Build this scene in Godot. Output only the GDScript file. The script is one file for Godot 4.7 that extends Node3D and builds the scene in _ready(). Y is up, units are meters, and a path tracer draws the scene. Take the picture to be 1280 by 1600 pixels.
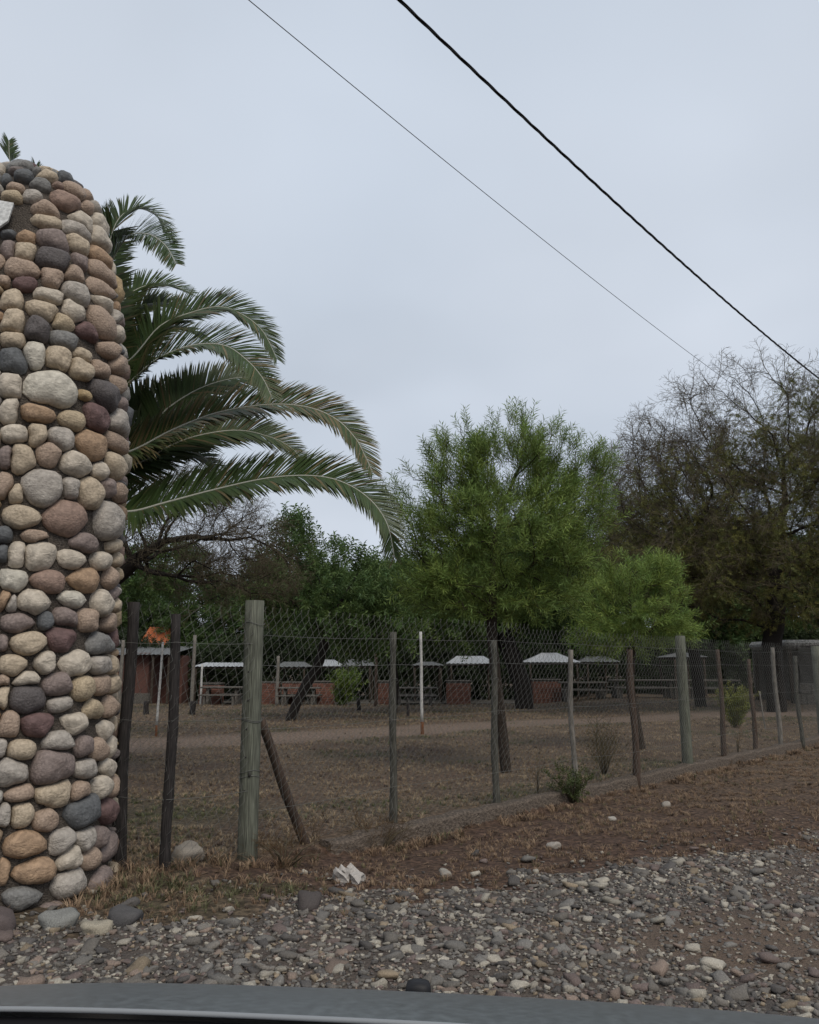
extends Node3D

var rng := RandomNumberGenerator.new()
var used := {}
var M := {}
var T := {}
var wob := FastNoiseLite.new()

# ---------------------------------------------------------------- mesh builder
class MB:
	var v := PackedVector3Array()
	var c := PackedColorArray()
	var ix := PackedInt32Array()
	var tint := Color.WHITE

	func vert(p: Vector3) -> int:
		v.append(p)
		c.append(tint)
		return v.size() - 1

	func tri(a: int, b: int, d: int) -> void:
		ix.append(a)
		ix.append(b)
		ix.append(d)

	func quad(a: int, b: int, d: int, e: int) -> void:
		tri(a, b, d)
		tri(a, d, e)

	# a tapered tube through points p with radii r; rough > 0 makes the rings uneven
	func tube(p: PackedVector3Array, r: PackedFloat32Array, sides: int, rough := 0.0, cap := true) -> void:
		var n := p.size()
		if n < 2:
			return
		var t := (p[1] - p[0]).normalized()
		var nn := t.cross(Vector3(0.31, 0.17, 0.94)).normalized()
		if nn.length() < 0.5:
			nn = t.cross(Vector3.RIGHT).normalized()
		var first := v.size()
		for i in n:
			if i > 0 and i < n - 1:
				t = (p[i + 1] - p[i - 1]).normalized()
			elif i == n - 1:
				t = (p[i] - p[i - 1]).normalized()
			nn = (nn - t * nn.dot(t)).normalized()
			var bb := t.cross(nn)
			for k in sides:
				var a := TAU * k / sides
				var q := r[i]
				if rough > 0.0:
					q *= 1.0 + rough * (sin(k * 2.4 + first * 0.37) * 0.6 + sin(i * 1.9 + k * 4.1 + first) * 0.5)
				vert(p[i] + (nn * cos(a) + bb * sin(a)) * q)
		for i in n - 1:
			for k in sides:
				var a := first + i * sides + k
				var b := first + i * sides + (k + 1) % sides
				quad(a, a + sides, b + sides, b)
		if cap and sides > 3:
			var m0 := vert(p[0])
			var m1 := vert(p[n - 1])
			for k in sides:
				tri(m0, first + k, first + (k + 1) % sides)
				tri(m1, first + (n - 1) * sides + (k + 1) % sides, first + (n - 1) * sides + k)

	# a box with chamfered edges
	func box(at: Vector3, s: Vector3, b := Basis(), ch := 0.0) -> void:
		var h := s * 0.5
		if ch <= 0.0:
			var q := []
			for x in [-1, 1]:
				for y in [-1, 1]:
					for z in [-1, 1]:
						q.append(vert(at + b * Vector3(h.x * x, h.y * y, h.z * z)))
			quad(q[4], q[6], q[7], q[5])
			quad(q[0], q[1], q[3], q[2])
			quad(q[2], q[3], q[7], q[6])
			quad(q[0], q[4], q[5], q[1])
			quad(q[1], q[5], q[7], q[3])
			quad(q[0], q[2], q[6], q[4])
			return
		var id := {}
		for x in [-1, 1]:
			for y in [-1, 1]:
				for z in [-1, 1]:
					for ax in 3:
						var p := Vector3(h.x * x, h.y * y, h.z * z)
						for o in 3:
							if o != ax:
								p[o] -= signf(p[o]) * ch
						id[[x, y, z, ax]] = vert(at + b * p)
		for ax in 3:
			var u := (ax + 1) % 3
			var w := (ax + 2) % 3
			for sg in [-1, 1]:
				var f := []
				for pr in [[-1, -1], [1, -1], [1, 1], [-1, 1]]:
					var k := [0, 0, 0]
					k[ax] = sg
					k[u] = pr[0]
					k[w] = pr[1]
					f.append(id[[k[0], k[1], k[2], ax]])
				if sg > 0:
					quad(f[0], f[3], f[2], f[1])
				else:
					quad(f[0], f[1], f[2], f[3])
			for su in [-1, 1]:
				for sw in [-1, 1]:
					var f := []
					for e in [[-1, u], [1, u], [1, w], [-1, w]]:
						var k := [0, 0, 0]
						k[ax] = e[0]
						k[u] = su
						k[w] = sw
						f.append(id[[k[0], k[1], k[2], e[1]]])
					if su * sw > 0:
						quad(f[0], f[1], f[2], f[3])
					else:
						quad(f[0], f[3], f[2], f[1])
		for x in [-1, 1]:
			for y in [-1, 1]:
				for z in [-1, 1]:
					if x * y * z > 0:
						tri(id[[x, y, z, 0]], id[[x, y, z, 2]], id[[x, y, z, 1]])
					else:
						tri(id[[x, y, z, 0]], id[[x, y, z, 1]], id[[x, y, z, 2]])

	# a boulder: a sphere with squarish or round shape and dents
	func rock(at: Vector3, s: Vector3, b: Basis, seed_: float, rings := 6, segs := 9, boxy := 0.35, rough := 0.16) -> void:
		var first := v.size()
		var ids := []
		for i in rings + 1:
			var la := -PI / 2 + PI * i / rings
			for k in (1 if i == 0 or i == rings else segs):
				var lo := TAU * k / segs
				var d := Vector3(cos(la) * cos(lo), sin(la), -cos(la) * sin(lo))
				var m := maxf(absf(d.x), maxf(absf(d.y), absf(d.z)))
				var q := lerpf(1.0, 1.0 / m * 0.82, boxy)
				q *= 1.0 + rough * (sin(d.x * 3.1 + seed_ * 1.7) * sin(d.y * 2.7 + seed_ * 2.3) + 0.7 * sin(d.z * 3.7 + seed_ * 0.9 + d.x * 2.0)) 
				vert(at + b * (d * q * s))
		for i in rings:
			for k in segs:
				var k1 := (k + 1) % segs
				var a0 := first if i == 0 else first + 1 + (i - 1) * segs
				var b0 := first + 1 + i * segs
				if i == 0:
					tri(first, b0 + k, b0 + k1)
				elif i == rings - 1:
					tri(a0 + k, b0, a0 + k1)
				else:
					quad(a0 + k, b0 + k, b0 + k1, a0 + k1)

	func mesh(mat: Material, smooth := true) -> ArrayMesh:
		var a := []
		a.resize(Mesh.ARRAY_MAX)
		a[Mesh.ARRAY_VERTEX] = v
		a[Mesh.ARRAY_COLOR] = c
		a[Mesh.ARRAY_INDEX] = ix
		var m: ArrayMesh
		if smooth:
			var st := SurfaceTool.new()
			st.create_from_arrays(a)
			st.generate_normals()
			m = st.commit()
		else:
			m = ArrayMesh.new()
			m.add_surface_from_arrays(Mesh.PRIMITIVE_TRIANGLES, a)
		m.surface_set_material(0, mat)
		return m

class Scatter:
	var t: Array[Transform3D] = []
	var c := PackedColorArray()

	func put(x: Transform3D, col: Color) -> void:
		t.append(x)
		c.append(col)

# ---------------------------------------------------------------- objects
func numbered(called: String) -> String:
	if not used.has(called):
		used[called] = 0
		return called
	used[called] += 1
	return "%s_%03d" % [called, used[called]]

func tag(o: Node, label := "", category := "", group := "", kind := "") -> Node:
	if label:
		o.set_meta("label", label)
	if category:
		o.set_meta("category", category)
	if group:
		o.set_meta("group", group)
	if kind:
		o.set_meta("kind", kind)
	return o

func thing(called: String, label: String, category: String, at := Vector3.ZERO, turn := 0.0, group := "") -> Node3D:
	var o := Node3D.new()
	o.name = numbered(called)
	add_child(o)
	o.position = at
	o.rotation.y = turn
	tag(o, label, category, group)
	return o

func put_mesh(called: String, m: Mesh, parent: Node = null) -> MeshInstance3D:
	var o := MeshInstance3D.new()
	o.mesh = m
	o.name = numbered(called) if parent == null else called
	(self if parent == null else parent).add_child(o, true)
	return o

func part(called: String, b: MB, mat: Material, parent: Node, smooth := true) -> MeshInstance3D:
	return put_mesh(called, b.mesh(mat, smooth), parent)

func copy_of(o: Node3D, label := "") -> Node3D:
	var r: Node3D = o.duplicate()
	var base := String(o.name)
	var cut := base.rfind("_0")
	if cut > 0 and base.length() - cut == 4:
		base = base.substr(0, cut)
	r.name = numbered(base)
	add_child(r)
	if label:
		r.set_meta("label", label)
	return r

func scatter(called: String, s: Scatter, m: Mesh, parent: Node = null) -> MultiMeshInstance3D:
	var mm := MultiMesh.new()
	mm.transform_format = MultiMesh.TRANSFORM_3D
	mm.use_colors = true
	mm.mesh = m
	mm.instance_count = s.t.size()
	for i in s.t.size():
		mm.set_instance_transform(i, s.t[i])
		mm.set_instance_color(i, s.c[i])
	var o := MultiMeshInstance3D.new()
	o.multimesh = mm
	o.name = numbered(called) if parent == null else called
	(self if parent == null else parent).add_child(o, true)
	o.set_meta("kind", "stuff")
	return o

# ---------------------------------------------------------------- small maths
func rnd(a: float, b: float) -> float:
	return rng.randf_range(a, b)

func lin(r: float, g: float, b: float) -> Color:
	return Color(r, g, b).linear_to_srgb()

func ball() -> Vector3:
	for i in 20:
		var p := Vector3(rnd(-1, 1), rnd(-1, 1), rnd(-1, 1))
		if p.length() < 1.0 and p.length() > 0.05:
			return p
	return Vector3(0, 0.5, 0)

func aim(d: Vector3, roll: float) -> Basis:   # a basis whose y axis points along d
	var y := d.normalized()
	var x := y.cross(Vector3(0.13, 0.2, 0.97)).normalized()
	if x.length() < 0.5:
		x = y.cross(Vector3.RIGHT).normalized()
	var z := x.cross(y)
	return Basis(x, y, z) * Basis(Vector3.UP, roll)

func spline(p: PackedVector3Array, each: int) -> PackedVector3Array:
	var out := PackedVector3Array()
	for i in p.size() - 1:
		var a := p[maxi(i - 1, 0)]
		var d := p[mini(i + 2, p.size() - 1)]
		for k in each:
			out.append(p[i].cubic_interpolate(p[i + 1], a, d, float(k) / each))
	out.append(p[p.size() - 1])
	return out

func along_line(x: float, z: float) -> float:    # metres along the wire fence from its corner post
	return (x + 1.21) * 0.668 - (z + 6.67) * 0.744

func off_line(x: float, z: float) -> float:      # metres from the wire fence, positive on the road side
	return (x + 1.21) * 0.744 + (z + 6.67) * 0.668

func ground_y(x: float, z: float) -> float:
	var y := wob.get_noise_2d(x * 9.0, z * 9.0) * 0.03 + wob.get_noise_2d(x * 40.0, z * 40.0) * 0.012
	var sd := off_line(x, z)
	y -= 0.13 * smoothstep(-0.02, 0.12, sd) * (1.0 - 0.75 * smoothstep(0.3, 2.6, sd)) * smoothstep(-0.8, 1.6, along_line(x, z))
	y -= 0.0175 * clampf(-z - 19.4, 0.0, 26.0) * (1.0 - smoothstep(5.0, 10.0, x))
	return y

func road_edge(x: float) -> float:
	var ex := [-40.0, -8.0, -1.75, -0.44, 1.0, 2.3, 4.1, 12.0, 40.0]
	var ez := [-3.8, -4.2, -4.95, -5.6, -6.2, -6.85, -7.95, -13.0, -32.0]
	for i in ex.size() - 1:
		if x <= ex[i + 1]:
			return lerpf(ez[i], ez[i + 1], (x - ex[i]) / (ex[i + 1] - ex[i]))
	return -32.0

func road_depth(x: float, z: float) -> float:    # metres inside the gravel road, ragged edge
	return z - road_edge(x) + wob.get_noise_2d(x * 22.0 + 300.0, z * 22.0) * 0.7

func track_distance(x: float, z: float) -> float:
	var px := [-30.0, -9.0, -5.2, -2.0, 0.0, 2.5, 8.0, 15.0, 30.0]
	var pz := [-7.0, -13.2, -15.8, -17.8, -19.2, -22.0, -25.0, -26.0, -27.0]
	var best := 99.0
	for i in px.size() - 1:
		var q := Geometry2D.get_closest_point_to_segment(Vector2(x, z), Vector2(px[i], pz[i]), Vector2(px[i + 1], pz[i + 1]))
		best = minf(best, q.distance_to(Vector2(x, z)))
	return best

# ---------------------------------------------------------------- materials
func noise_tex(kind: int, freq: float, octaves: int, seed_: int, lo: float, hi: float, size := 512, bias := 0.5) -> NoiseTexture2D:
	var n := FastNoiseLite.new()
	n.noise_type = kind
	n.frequency = freq
	n.fractal_octaves = octaves
	n.fractal_gain = 0.55
	n.seed = seed_
	var t := NoiseTexture2D.new()
	t.width = size
	t.height = size
	t.seamless = true
	t.noise = n
	var g := Gradient.new()
	g.set_color(0, Color(lo, lo, lo))
	g.set_color(1, Color(hi, hi, hi))
	g.add_point(bias, Color((lo + hi) / 2, (lo + hi) / 2, (lo + hi) / 2))
	t.color_ramp = g
	return t

func mat(called: String, albedo: Color, rough: float, tex: Texture2D = null, scale := Vector3.ONE, bump: Texture2D = null, bump_cm := 0.0, world := true) -> StandardMaterial3D:
	var m := StandardMaterial3D.new()
	m.resource_name = called
	m.albedo_color = albedo
	m.roughness = rough
	m.metallic_specular = 0.35
	m.vertex_color_use_as_albedo = true
	if tex:
		m.albedo_texture = tex
	if tex or bump:
		m.uv1_triplanar = true
		m.uv1_world_triplanar = world
		m.uv1_scale = scale
	if bump:
		m.heightmap_enabled = true
		m.heightmap_texture = bump
		m.heightmap_scale = bump_cm
	M[called] = m
	return m

func leaf_mat(called: String, glow: Color, rough := 0.55) -> StandardMaterial3D:
	var m := mat(called, Color.WHITE, rough)
	m.cull_mode = BaseMaterial3D.CULL_DISABLED
	m.backlight_enabled = true
	m.backlight = glow
	return m

func materials() -> void:
	T.fine = noise_tex(FastNoiseLite.TYPE_SIMPLEX_SMOOTH, 0.03, 5, 3, 0.62, 1.0)
	T.soft = noise_tex(FastNoiseLite.TYPE_SIMPLEX_SMOOTH, 0.012, 7, 31, 0.66, 1.0)
	T.strong = noise_tex(FastNoiseLite.TYPE_SIMPLEX_SMOOTH, 0.02, 6, 8, 0.35, 1.0)
	T.speck = noise_tex(FastNoiseLite.TYPE_VALUE, 0.16, 3, 5, 0.55, 1.0)
	T.bump = noise_tex(FastNoiseLite.TYPE_SIMPLEX_SMOOTH, 0.025, 6, 21, 0.0, 1.0)
	T.cell = noise_tex(FastNoiseLite.TYPE_CELLULAR, 0.05, 3, 9, 0.0, 1.0)
	# river stones: two families of grain, one colour each
	var tones := [
		[0.54, 0.445, 0.33], [0.55, 0.485, 0.40], [0.43, 0.325, 0.25], [0.43, 0.39, 0.345], [0.275, 0.22, 0.20],
		[0.165, 0.105, 0.10], [0.135, 0.12, 0.118], [0.40, 0.275, 0.18], [0.14, 0.145, 0.15], [0.58, 0.54, 0.46],
		[0.52, 0.42, 0.29], [0.32, 0.225, 0.18], [0.24, 0.235, 0.225]]
	for i in tones.size():
		var t: Array = tones[i]
		var m := mat("river_stone_%d" % i, lin(t[0] * 1.14, t[1] * 1.14, t[2] * 1.14), 0.72, T.soft if i % 2 else T.fine, Vector3.ONE * (2.6 + 0.5 * (i % 4)), T.bump, 0.6)
		m.uv1_offset = Vector3(i * 0.37, i * 0.61, i * 0.23)
	mat("mortar", lin(0.23, 0.195, 0.165), 0.95, T.strong, Vector3.ONE * 6.0, T.bump, 2.2)
	mat("plaque", lin(0.76, 0.76, 0.74), 0.5, T.fine, Vector3.ONE * 2.0)
	mat("ground", Color.WHITE, 0.96, T.strong, Vector3.ONE * 1.3, T.bump, 1.6)
	mat("road", Color.WHITE, 0.95, T.speck, Vector3.ONE * 2.6, T.bump, 1.2)
	mat("pebble", Color.WHITE, 0.82, T.fine, Vector3.ONE * 7.0, T.bump, 0.25)
	mat("grass", Color.WHITE, 0.8).cull_mode = BaseMaterial3D.CULL_DISABLED
	mat("hill", lin(0.075, 0.085, 0.05), 1.0, T.strong, Vector3.ONE * 0.02)
	# wood posts: the grain runs along the object's own y axis
	mat("post_grey", lin(0.155, 0.15, 0.125), 0.85, T.strong, Vector3(9, 0.5, 9), T.bump, 0.7, false)
	mat("post_treated", lin(0.225, 0.235, 0.185), 0.85, T.strong, Vector3(9, 0.35, 9), T.bump, 0.5, false)
	mat("post_brown", lin(0.15, 0.105, 0.08), 0.85, T.strong, Vector3(9, 0.5, 9), T.bump, 0.7, false)
	mat("post_dark", lin(0.06, 0.052, 0.05), 0.85, T.strong, Vector3(9, 0.5, 9), T.bump, 0.6, false)
	mat("post_pale", lin(0.34, 0.31, 0.27), 0.8, T.strong, Vector3(9, 0.5, 9), T.bump, 0.5, false)
	mat("wire", lin(0.15, 0.15, 0.14), 0.6).metallic = 0.3
	mat("nail", lin(0.03, 0.028, 0.025), 0.6)
	mat("kerb", lin(0.22, 0.175, 0.14), 0.95, T.strong, Vector3.ONE * 2.7, T.bump, 1.6)
	mat("concrete", lin(0.215, 0.195, 0.17), 0.92, T.strong, Vector3.ONE * 1.7, T.bump, 1.2)
	mat("bark", lin(0.105, 0.08, 0.062), 0.95, T.strong, Vector3(6, 1.2, 6), T.cell, 2.0)
	mat("bark_dark", lin(0.042, 0.034, 0.03), 0.95, T.strong, Vector3(5, 1.0, 5), T.cell, 2.5)
	mat("twig", lin(0.085, 0.070, 0.046), 0.9)
	leaf_mat("leaf", Color(0.85, 0.85, 0.85))
	leaf_mat("palm_leaf", Color(0.3, 0.3, 0.3), 0.42)
	mat("palm_stalk", lin(0.56, 0.56, 0.48), 0.42, T.fine, Vector3.ONE * 5.0)
	mat("palm_bark", lin(0.12, 0.09, 0.065), 0.95, T.strong, Vector3(3, 3, 3), T.cell, 2.5)
	mat("cable", lin(0.012, 0.012, 0.013), 0.6)
	mat("thin_cable", lin(0.05, 0.052, 0.055), 0.6)
	mat("brick", Color.WHITE, 0.9, T.speck, Vector3.ONE * 3.0)
	mat("plaster", lin(0.15, 0.075, 0.06), 0.92, T.fine, Vector3.ONE * 0.9, T.bump, 0.8)
	mat("zinc", lin(0.62, 0.64, 0.66), 0.45, T.fine, Vector3.ONE * 1.1).metallic = 0.25
	mat("zinc_old", lin(0.30, 0.31, 0.31), 0.6, T.strong, Vector3.ONE * 0.8).metallic = 0.2
	mat("orange_tile", lin(0.50, 0.15, 0.06), 0.8, T.fine, Vector3.ONE * 1.5)
	mat("dark_wood", lin(0.10, 0.078, 0.06), 0.9, T.strong, Vector3(5, 0.6, 5))
	mat("white_paint", lin(0.66, 0.65, 0.62), 0.55, T.fine, Vector3(3, 1, 3))
	mat("rust", lin(0.26, 0.11, 0.05), 0.9, T.strong, Vector3.ONE * 6.0)
	mat("car_paint", lin(0.125, 0.142, 0.15), 0.38, T.fine, Vector3.ONE * 3.0).clearcoat_enabled = true
	mat("car_trim", lin(0.20, 0.21, 0.22), 0.4)
	mat("pale_concrete", lin(0.46, 0.45, 0.42), 0.9, T.strong, Vector3.ONE * 0.9)
	mat("car_plastic", lin(0.012, 0.012, 0.014), 0.55)
	mat("rubber", lin(0.015, 0.015, 0.015), 0.9)
	mat("cloth", lin(0.56, 0.52, 0.48), 0.95, T.fine, Vector3.ONE * 4.0)

# ---------------------------------------------------------------- sky and air
func sky_image() -> Image:
	var w := 1024
	var h := 512
	var n := FastNoiseLite.new()
	n.seed = 12
	n.frequency = 1.1
	n.fractal_octaves = 5
	n.fractal_gain = 0.45
	var im := Image.create(w, h, false, Image.FORMAT_RGBF)
	for j in h:
		var el := PI * 0.5 - PI * (j + 0.5) / h
		for i in w:
			var az := TAU * (i + 0.5) / w
			var d := Vector3(cos(el) * cos(az), sin(el), cos(el) * sin(az))
			# the cloud sheet lies flat above: stretch it towards the horizon
			var q := d / maxf(d.y + 0.22, 0.12)
			var k := n.get_noise_3d(q.x * 0.8, 0.0, q.z * 0.8)
			var k2 := n.get_noise_3d(q.x * 0.35 + 40.0, 7.0, q.z * 0.35)
			var low := exp(-maxf(d.y, 0.0) * 7.0)
			var b := 1.0 + k * 0.14 + k2 * 0.26 + low * 0.22
			var grey := clampf(0.4 + k2 * 0.9 + low * 0.5, 0.0, 1.0)
			var col := Vector3(0.545, 0.618, 0.722).lerp(Vector3(0.61, 0.65, 0.72), grey) * b
			im.set_pixel(i, j, Color(col.x, col.y, col.z))
	return im

# ---------------------------------------------------------------- ground
func ground_colour(x: float, z: float) -> Color:
	var n1 := wob.get_noise_2d(x * 14.0, z * 14.0) * 0.5 + 0.5
	var n2 := wob.get_noise_2d(x * 55.0 + 70.0, z * 55.0) * 0.5 + 0.5
	var soil := Vector3(0.145, 0.088, 0.061)
	var dry := Vector3(0.23, 0.168, 0.115)
	var green := Vector3(0.075, 0.078, 0.04)
	var sd := off_line(x, z)
	var al := along_line(x, z)
	var inside := sd < 0.0 or al < -0.6
	var c := dry.lerp(soil, clampf(n1 * 1.5 - 0.35, 0.0, 1.0))
	if inside:
		c = dry.lerp(soil, clampf(n1 * 1.2 - 0.3, 0.0, 0.8))
		var g := clampf(1.0 - Vector2((x + 2.3) / 1.5, (z + 8.6) / 1.1).length(), 0.0, 1.0)
		g = maxf(g, clampf(wob.get_noise_2d(x * 5.0 + 900.0, z * 5.0) * 1.6 - 0.1, 0.0, 0.6))
		c = c.lerp(green, g * (0.5 + 0.5 * n2))
		var t := track_distance(x, z)
		c = c.lerp(Vector3(0.37, 0.275, 0.215), (1.0 - smoothstep(0.75, 1.6, t + (n2 - 0.5) * 0.9)) * (0.55 + 0.45 * n1))
	else:
		c = soil.lerp(dry, smoothstep(2.0, 10.0, al) * (0.4 + 0.6 * n2))
		c = c.lerp(green, clampf(1.0 - Vector2((x + 1.3) / 0.9, (z + 5.7) / 0.5).length(), 0.0, 1.0) * 0.8)
	return Color(c.x * (0.85 + 0.3 * n2), c.y * (0.85 + 0.3 * n2), c.z * (0.85 + 0.3 * n2))

func sheet(x0: float, x1: float, z0: float, z1: float, step: float, colour: Callable, keep: Callable, lift: float) -> MB:
	var b := MB.new()
	var nx := int(round((x1 - x0) / step))
	var nz := int(round((z1 - z0) / step))
	for j in nz + 1:
		for i in nx + 1:
			var x := x0 + (x1 - x0) * i / nx
			var z := z0 + (z1 - z0) * j / nz
			b.tint = colour.call(x, z)
			b.vert(Vector3(x, ground_y(x, z) + lift, z))
	for j in nz:
		for i in nx:
			var a := j * (nx + 1) + i
			if keep.call(b.v[a].x + step * 0.5, b.v[a].z + step * 0.5):
				b.quad(a, a + 1, a + nx + 2, a + nx + 1)
	return b

func make_ground() -> void:
	var always := func(_x: float, _z: float) -> bool: return true
	var b := MB.new()
	# one sheet: fine near the road and fence, coarse to the horizon
	var xs := PackedFloat32Array()
	var zs := PackedFloat32Array()
	for q in [-900.0, -300.0, -120.0, -60.0, -40.0, -30.0, -24.0, -20.0, -17.0, -14.0, -12.0, -10.0, -8.0, -6.5, -5.0]:
		xs.append(q)
	var x := -4.0
	while x < 10.0:
		xs.append(x)
		x += 0.1
	for q in [10.0, 11.0, 12.0, 13.5, 15.0, 17.0, 20.0, 24.0, 30.0, 40.0, 60.0, 120.0, 300.0, 900.0]:
		xs.append(q)
	for q in [-900.0, -300.0, -120.0, -70.0, -50.0, -46.0, -42.0, -39.0, -36.0, -33.0, -30.5, -28.0]:
		zs.append(q)
	var z := -26.0
	while z < -16.0:
		zs.append(z)
		z += 0.3
	while z < -3.0:
		zs.append(z)
		z += 0.1
	for q in [-3.0, -2.0, 0.0, 3.0, 8.0, 20.0, 60.0, 300.0, 900.0]:
		zs.append(q)
	for zz in zs:
		for xx in xs:
			b.tint = ground_colour(xx, zz)
			b.vert(Vector3(xx, ground_y(xx, zz), zz))
	var w := xs.size()
	for j in zs.size() - 1:
		for i in w - 1:
			var a := j * w + i
			b.quad(a, a + 1, a + w + 1, a + w)
	tag(part("ground", b, M.ground, null), "", "", "", "structure")

	var on_road := func(px: float, pz: float) -> bool: return road_depth(px, pz) > 0.0
	var road_colour := func(px: float, pz: float) -> Color:
		var n1 := wob.get_noise_2d(px * 18.0, pz * 18.0) * 0.5 + 0.5
		var n2 := wob.get_noise_2d(px * 70.0, pz * 70.0) * 0.5 + 0.5
		var c := Vector3(0.125, 0.113, 0.105).lerp(Vector3(0.15, 0.115, 0.09), n1)
		c = c.lerp(Vector3(0.185, 0.135, 0.102), sandy(px, pz)) * (0.8 + 0.4 * n2)
		return Color(c.x, c.y, c.z)
	var road := sheet(-9.0, 14.0, -16.0, 3.0, 0.125, road_colour, on_road, 0.006)
	var gr: Node3D = part("gravel_road", road, M.road, null)
	tag(gr, "", "", "", "structure")
	make_gravel(gr)

	# low hills far behind the trees
	var hb := MB.new()
	var hc := 90
	for j in 5:
		for i in hc + 1:
			var a := deg_to_rad(-100.0 + 200.0 * i / hc)
			var far := 520.0 + 130.0 * j
			var up := [0.0, 0.6, 1.0, 0.8, 0.3][j] as float
			var hh := up * (42.0 + 16.0 * wob.get_noise_2d(i * 6.0, j * 2.0) + 9.0 * wob.get_noise_2d(i * 25.0, 40.0 + j))
			hb.vert(Vector3(sin(a) * far, hh - 0.5, -cos(a) * far))
	for j in 4:
		for i in hc:
			var a := j * (hc + 1) + i
			hb.quad(a, a + hc + 1, a + hc + 2, a + 1)
	tag(part("hills", hb, M.hill, null), "", "", "", "structure")

func sandy(x: float, z: float) -> float:   # bare trodden earth between the stones
	var s := 1.0 - smoothstep(0.55, 1.25, Vector2((x - 2.0) / 1.1, (z + 4.75) / 0.62).length() + wob.get_noise_2d(x * 30.0, z * 30.0) * 0.35)
	var t := 1.0 - smoothstep(0.3, 0.9, absf(x - 2.75 + (z + 5.0) * 0.2) + wob.get_noise_2d(x * 25.0, z * 25.0 + 50.0) * 0.4)
	return clampf(maxf(s, t * 0.55), 0.0, 1.0)

func pebble_colour() -> Color:
	var k := rng.randf()
	var c := Vector3(0.215, 0.195, 0.172)
	if k < 0.17:
		c = Vector3(0.46, 0.42, 0.35)
	elif k < 0.24:
		c = Vector3(0.28, 0.215, 0.175)
	elif k < 0.42:
		c = Vector3(0.125, 0.115, 0.108)
	elif k < 0.54:
		c = Vector3(0.20, 0.155, 0.14)
	elif k < 0.66:
		c = Vector3(0.24, 0.225, 0.205)
	elif k < 0.71:
		c = Vector3(0.34, 0.27, 0.19)
	c *= rnd(0.72, 1.22)
	return Color(c.x, c.y, c.z)

func make_gravel(road: Node3D) -> void:
	rng.seed = 411
	var shapes: Array[ArrayMesh] = []
	for i in 8:
		var b := MB.new()
		b.rock(Vector3.ZERO, Vector3(0.5, rnd(0.15, 0.25), rnd(0.3, 0.42)), Basis(), i * 1.93, 6, 8, rnd(0.35, 0.95), rnd(0.16, 0.30))
		shapes.append(b.mesh(M.pebble))
	var small := Scatter.new()
	var tiny := Scatter.new()
	# every stone gets a place; the large ones in view are parts of the road, the others are joined
	var big := []
	var n := 0
	while n < 27000:
		var x := rnd(-3.6, 8.5)
		var z := rnd(-13.0, -2.2)
		var dens := clampf(1.15 - (-z - 4.0) * 0.06, 0.3, 1.0)
		if rng.randf() > dens:
			continue
		n += 1
		var depth := road_depth(x, z)
		var strayed := depth > -0.9 and rng.randf() < 0.07
		if depth < 0.0 and not strayed:
			continue
		var bare := sandy(x, z)
		if rng.randf() < bare * 0.82:
			continue
		if Vector2(x + 2.97, z + 5.95).length() < 0.95:
			continue
		var s := 0.028 + 0.06 * pow(rng.randf(), 2.2)
		if rng.randf() < 0.045:
			s = rnd(0.065, 0.14)
		var at := Vector3(x, ground_y(x, z) + 0.006 + s * rnd(0.02, 0.16), z)
		var bs := Basis(Vector3.UP, rnd(0, TAU)) * Basis(Vector3.RIGHT, rnd(-0.35, 0.35)) * Basis(Vector3.BACK, rnd(-0.3, 0.3))
		bs = bs.scaled_local(Vector3.ONE * s)
		var rec := [s / maxf(1.0, -z), Transform3D(bs, at), pebble_colour(), rng.randi() % 8]
		var u := x / maxf(-z, 0.1)
		if s > 0.06 and u > -0.46 and u < 0.53 and z < -4.05:
			big.append(rec)
		else:
			small.put(uneven(rec[1]), rec[2])
	big.sort_custom(func(a: Array, b: Array) -> bool: return a[0] > b[0])
	var tones := {}
	for i in big.size():
		var rec: Array = big[i]
		if i >= 300:
			small.put(uneven(rec[1]), rec[2])
			continue
		var o := MeshInstance3D.new()
		o.mesh = shapes[rec[3]]
		o.transform = rec[1]
		o.name = "stone"
		var key := int(rec[2].r * 22.0) * 1000 + int((rec[2].r - rec[2].b) * 40.0)
		if not tones.has(key):
			var m: StandardMaterial3D = M.pebble.duplicate()
			m.albedo_color = Color(rec[2].r, rec[2].g, rec[2].b).linear_to_srgb()
			tones[key] = m
		o.material_override = tones[key]
		road.add_child(o, true)
	# grit between them
	n = 0
	while n < 110000:
		n += 1
		var x := rnd(-3.4, 7.5)
		var z := -2.4 - 9.5 * pow(rng.randf(), 1.2)
		var depth := road_depth(x, z)
		if depth < 0.0 and not (depth > -0.7 and rng.randf() < 0.08):
			continue
		if rng.randf() < sandy(x, z) * 0.55:
			continue
		var s := rnd(0.010, 0.03)
		var bs := Basis(Vector3.UP, rnd(0, TAU)) * Basis(Vector3.RIGHT, rnd(-0.6, 0.6))
		tiny.put(Transform3D(bs.scaled_local(Vector3(s * rnd(0.7, 1.2), s * rnd(0.7, 1.6), s * rnd(0.8, 1.5))), Vector3(x, ground_y(x, z) + 0.006 + s * 0.12, z)), pebble_colour())
	scatter("gravel", small, shapes[1], road)
	scatter("grit", tiny, shapes[4], road)

func uneven(t: Transform3D) -> Transform3D:
	return Transform3D(t.basis * Basis(Vector3.RIGHT, PI * float(rng.randi() % 2)) * Basis.from_scale(Vector3(rnd(0.75, 1.15), rnd(0.7, 1.5), rnd(0.8, 1.45))), t.origin)

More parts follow.
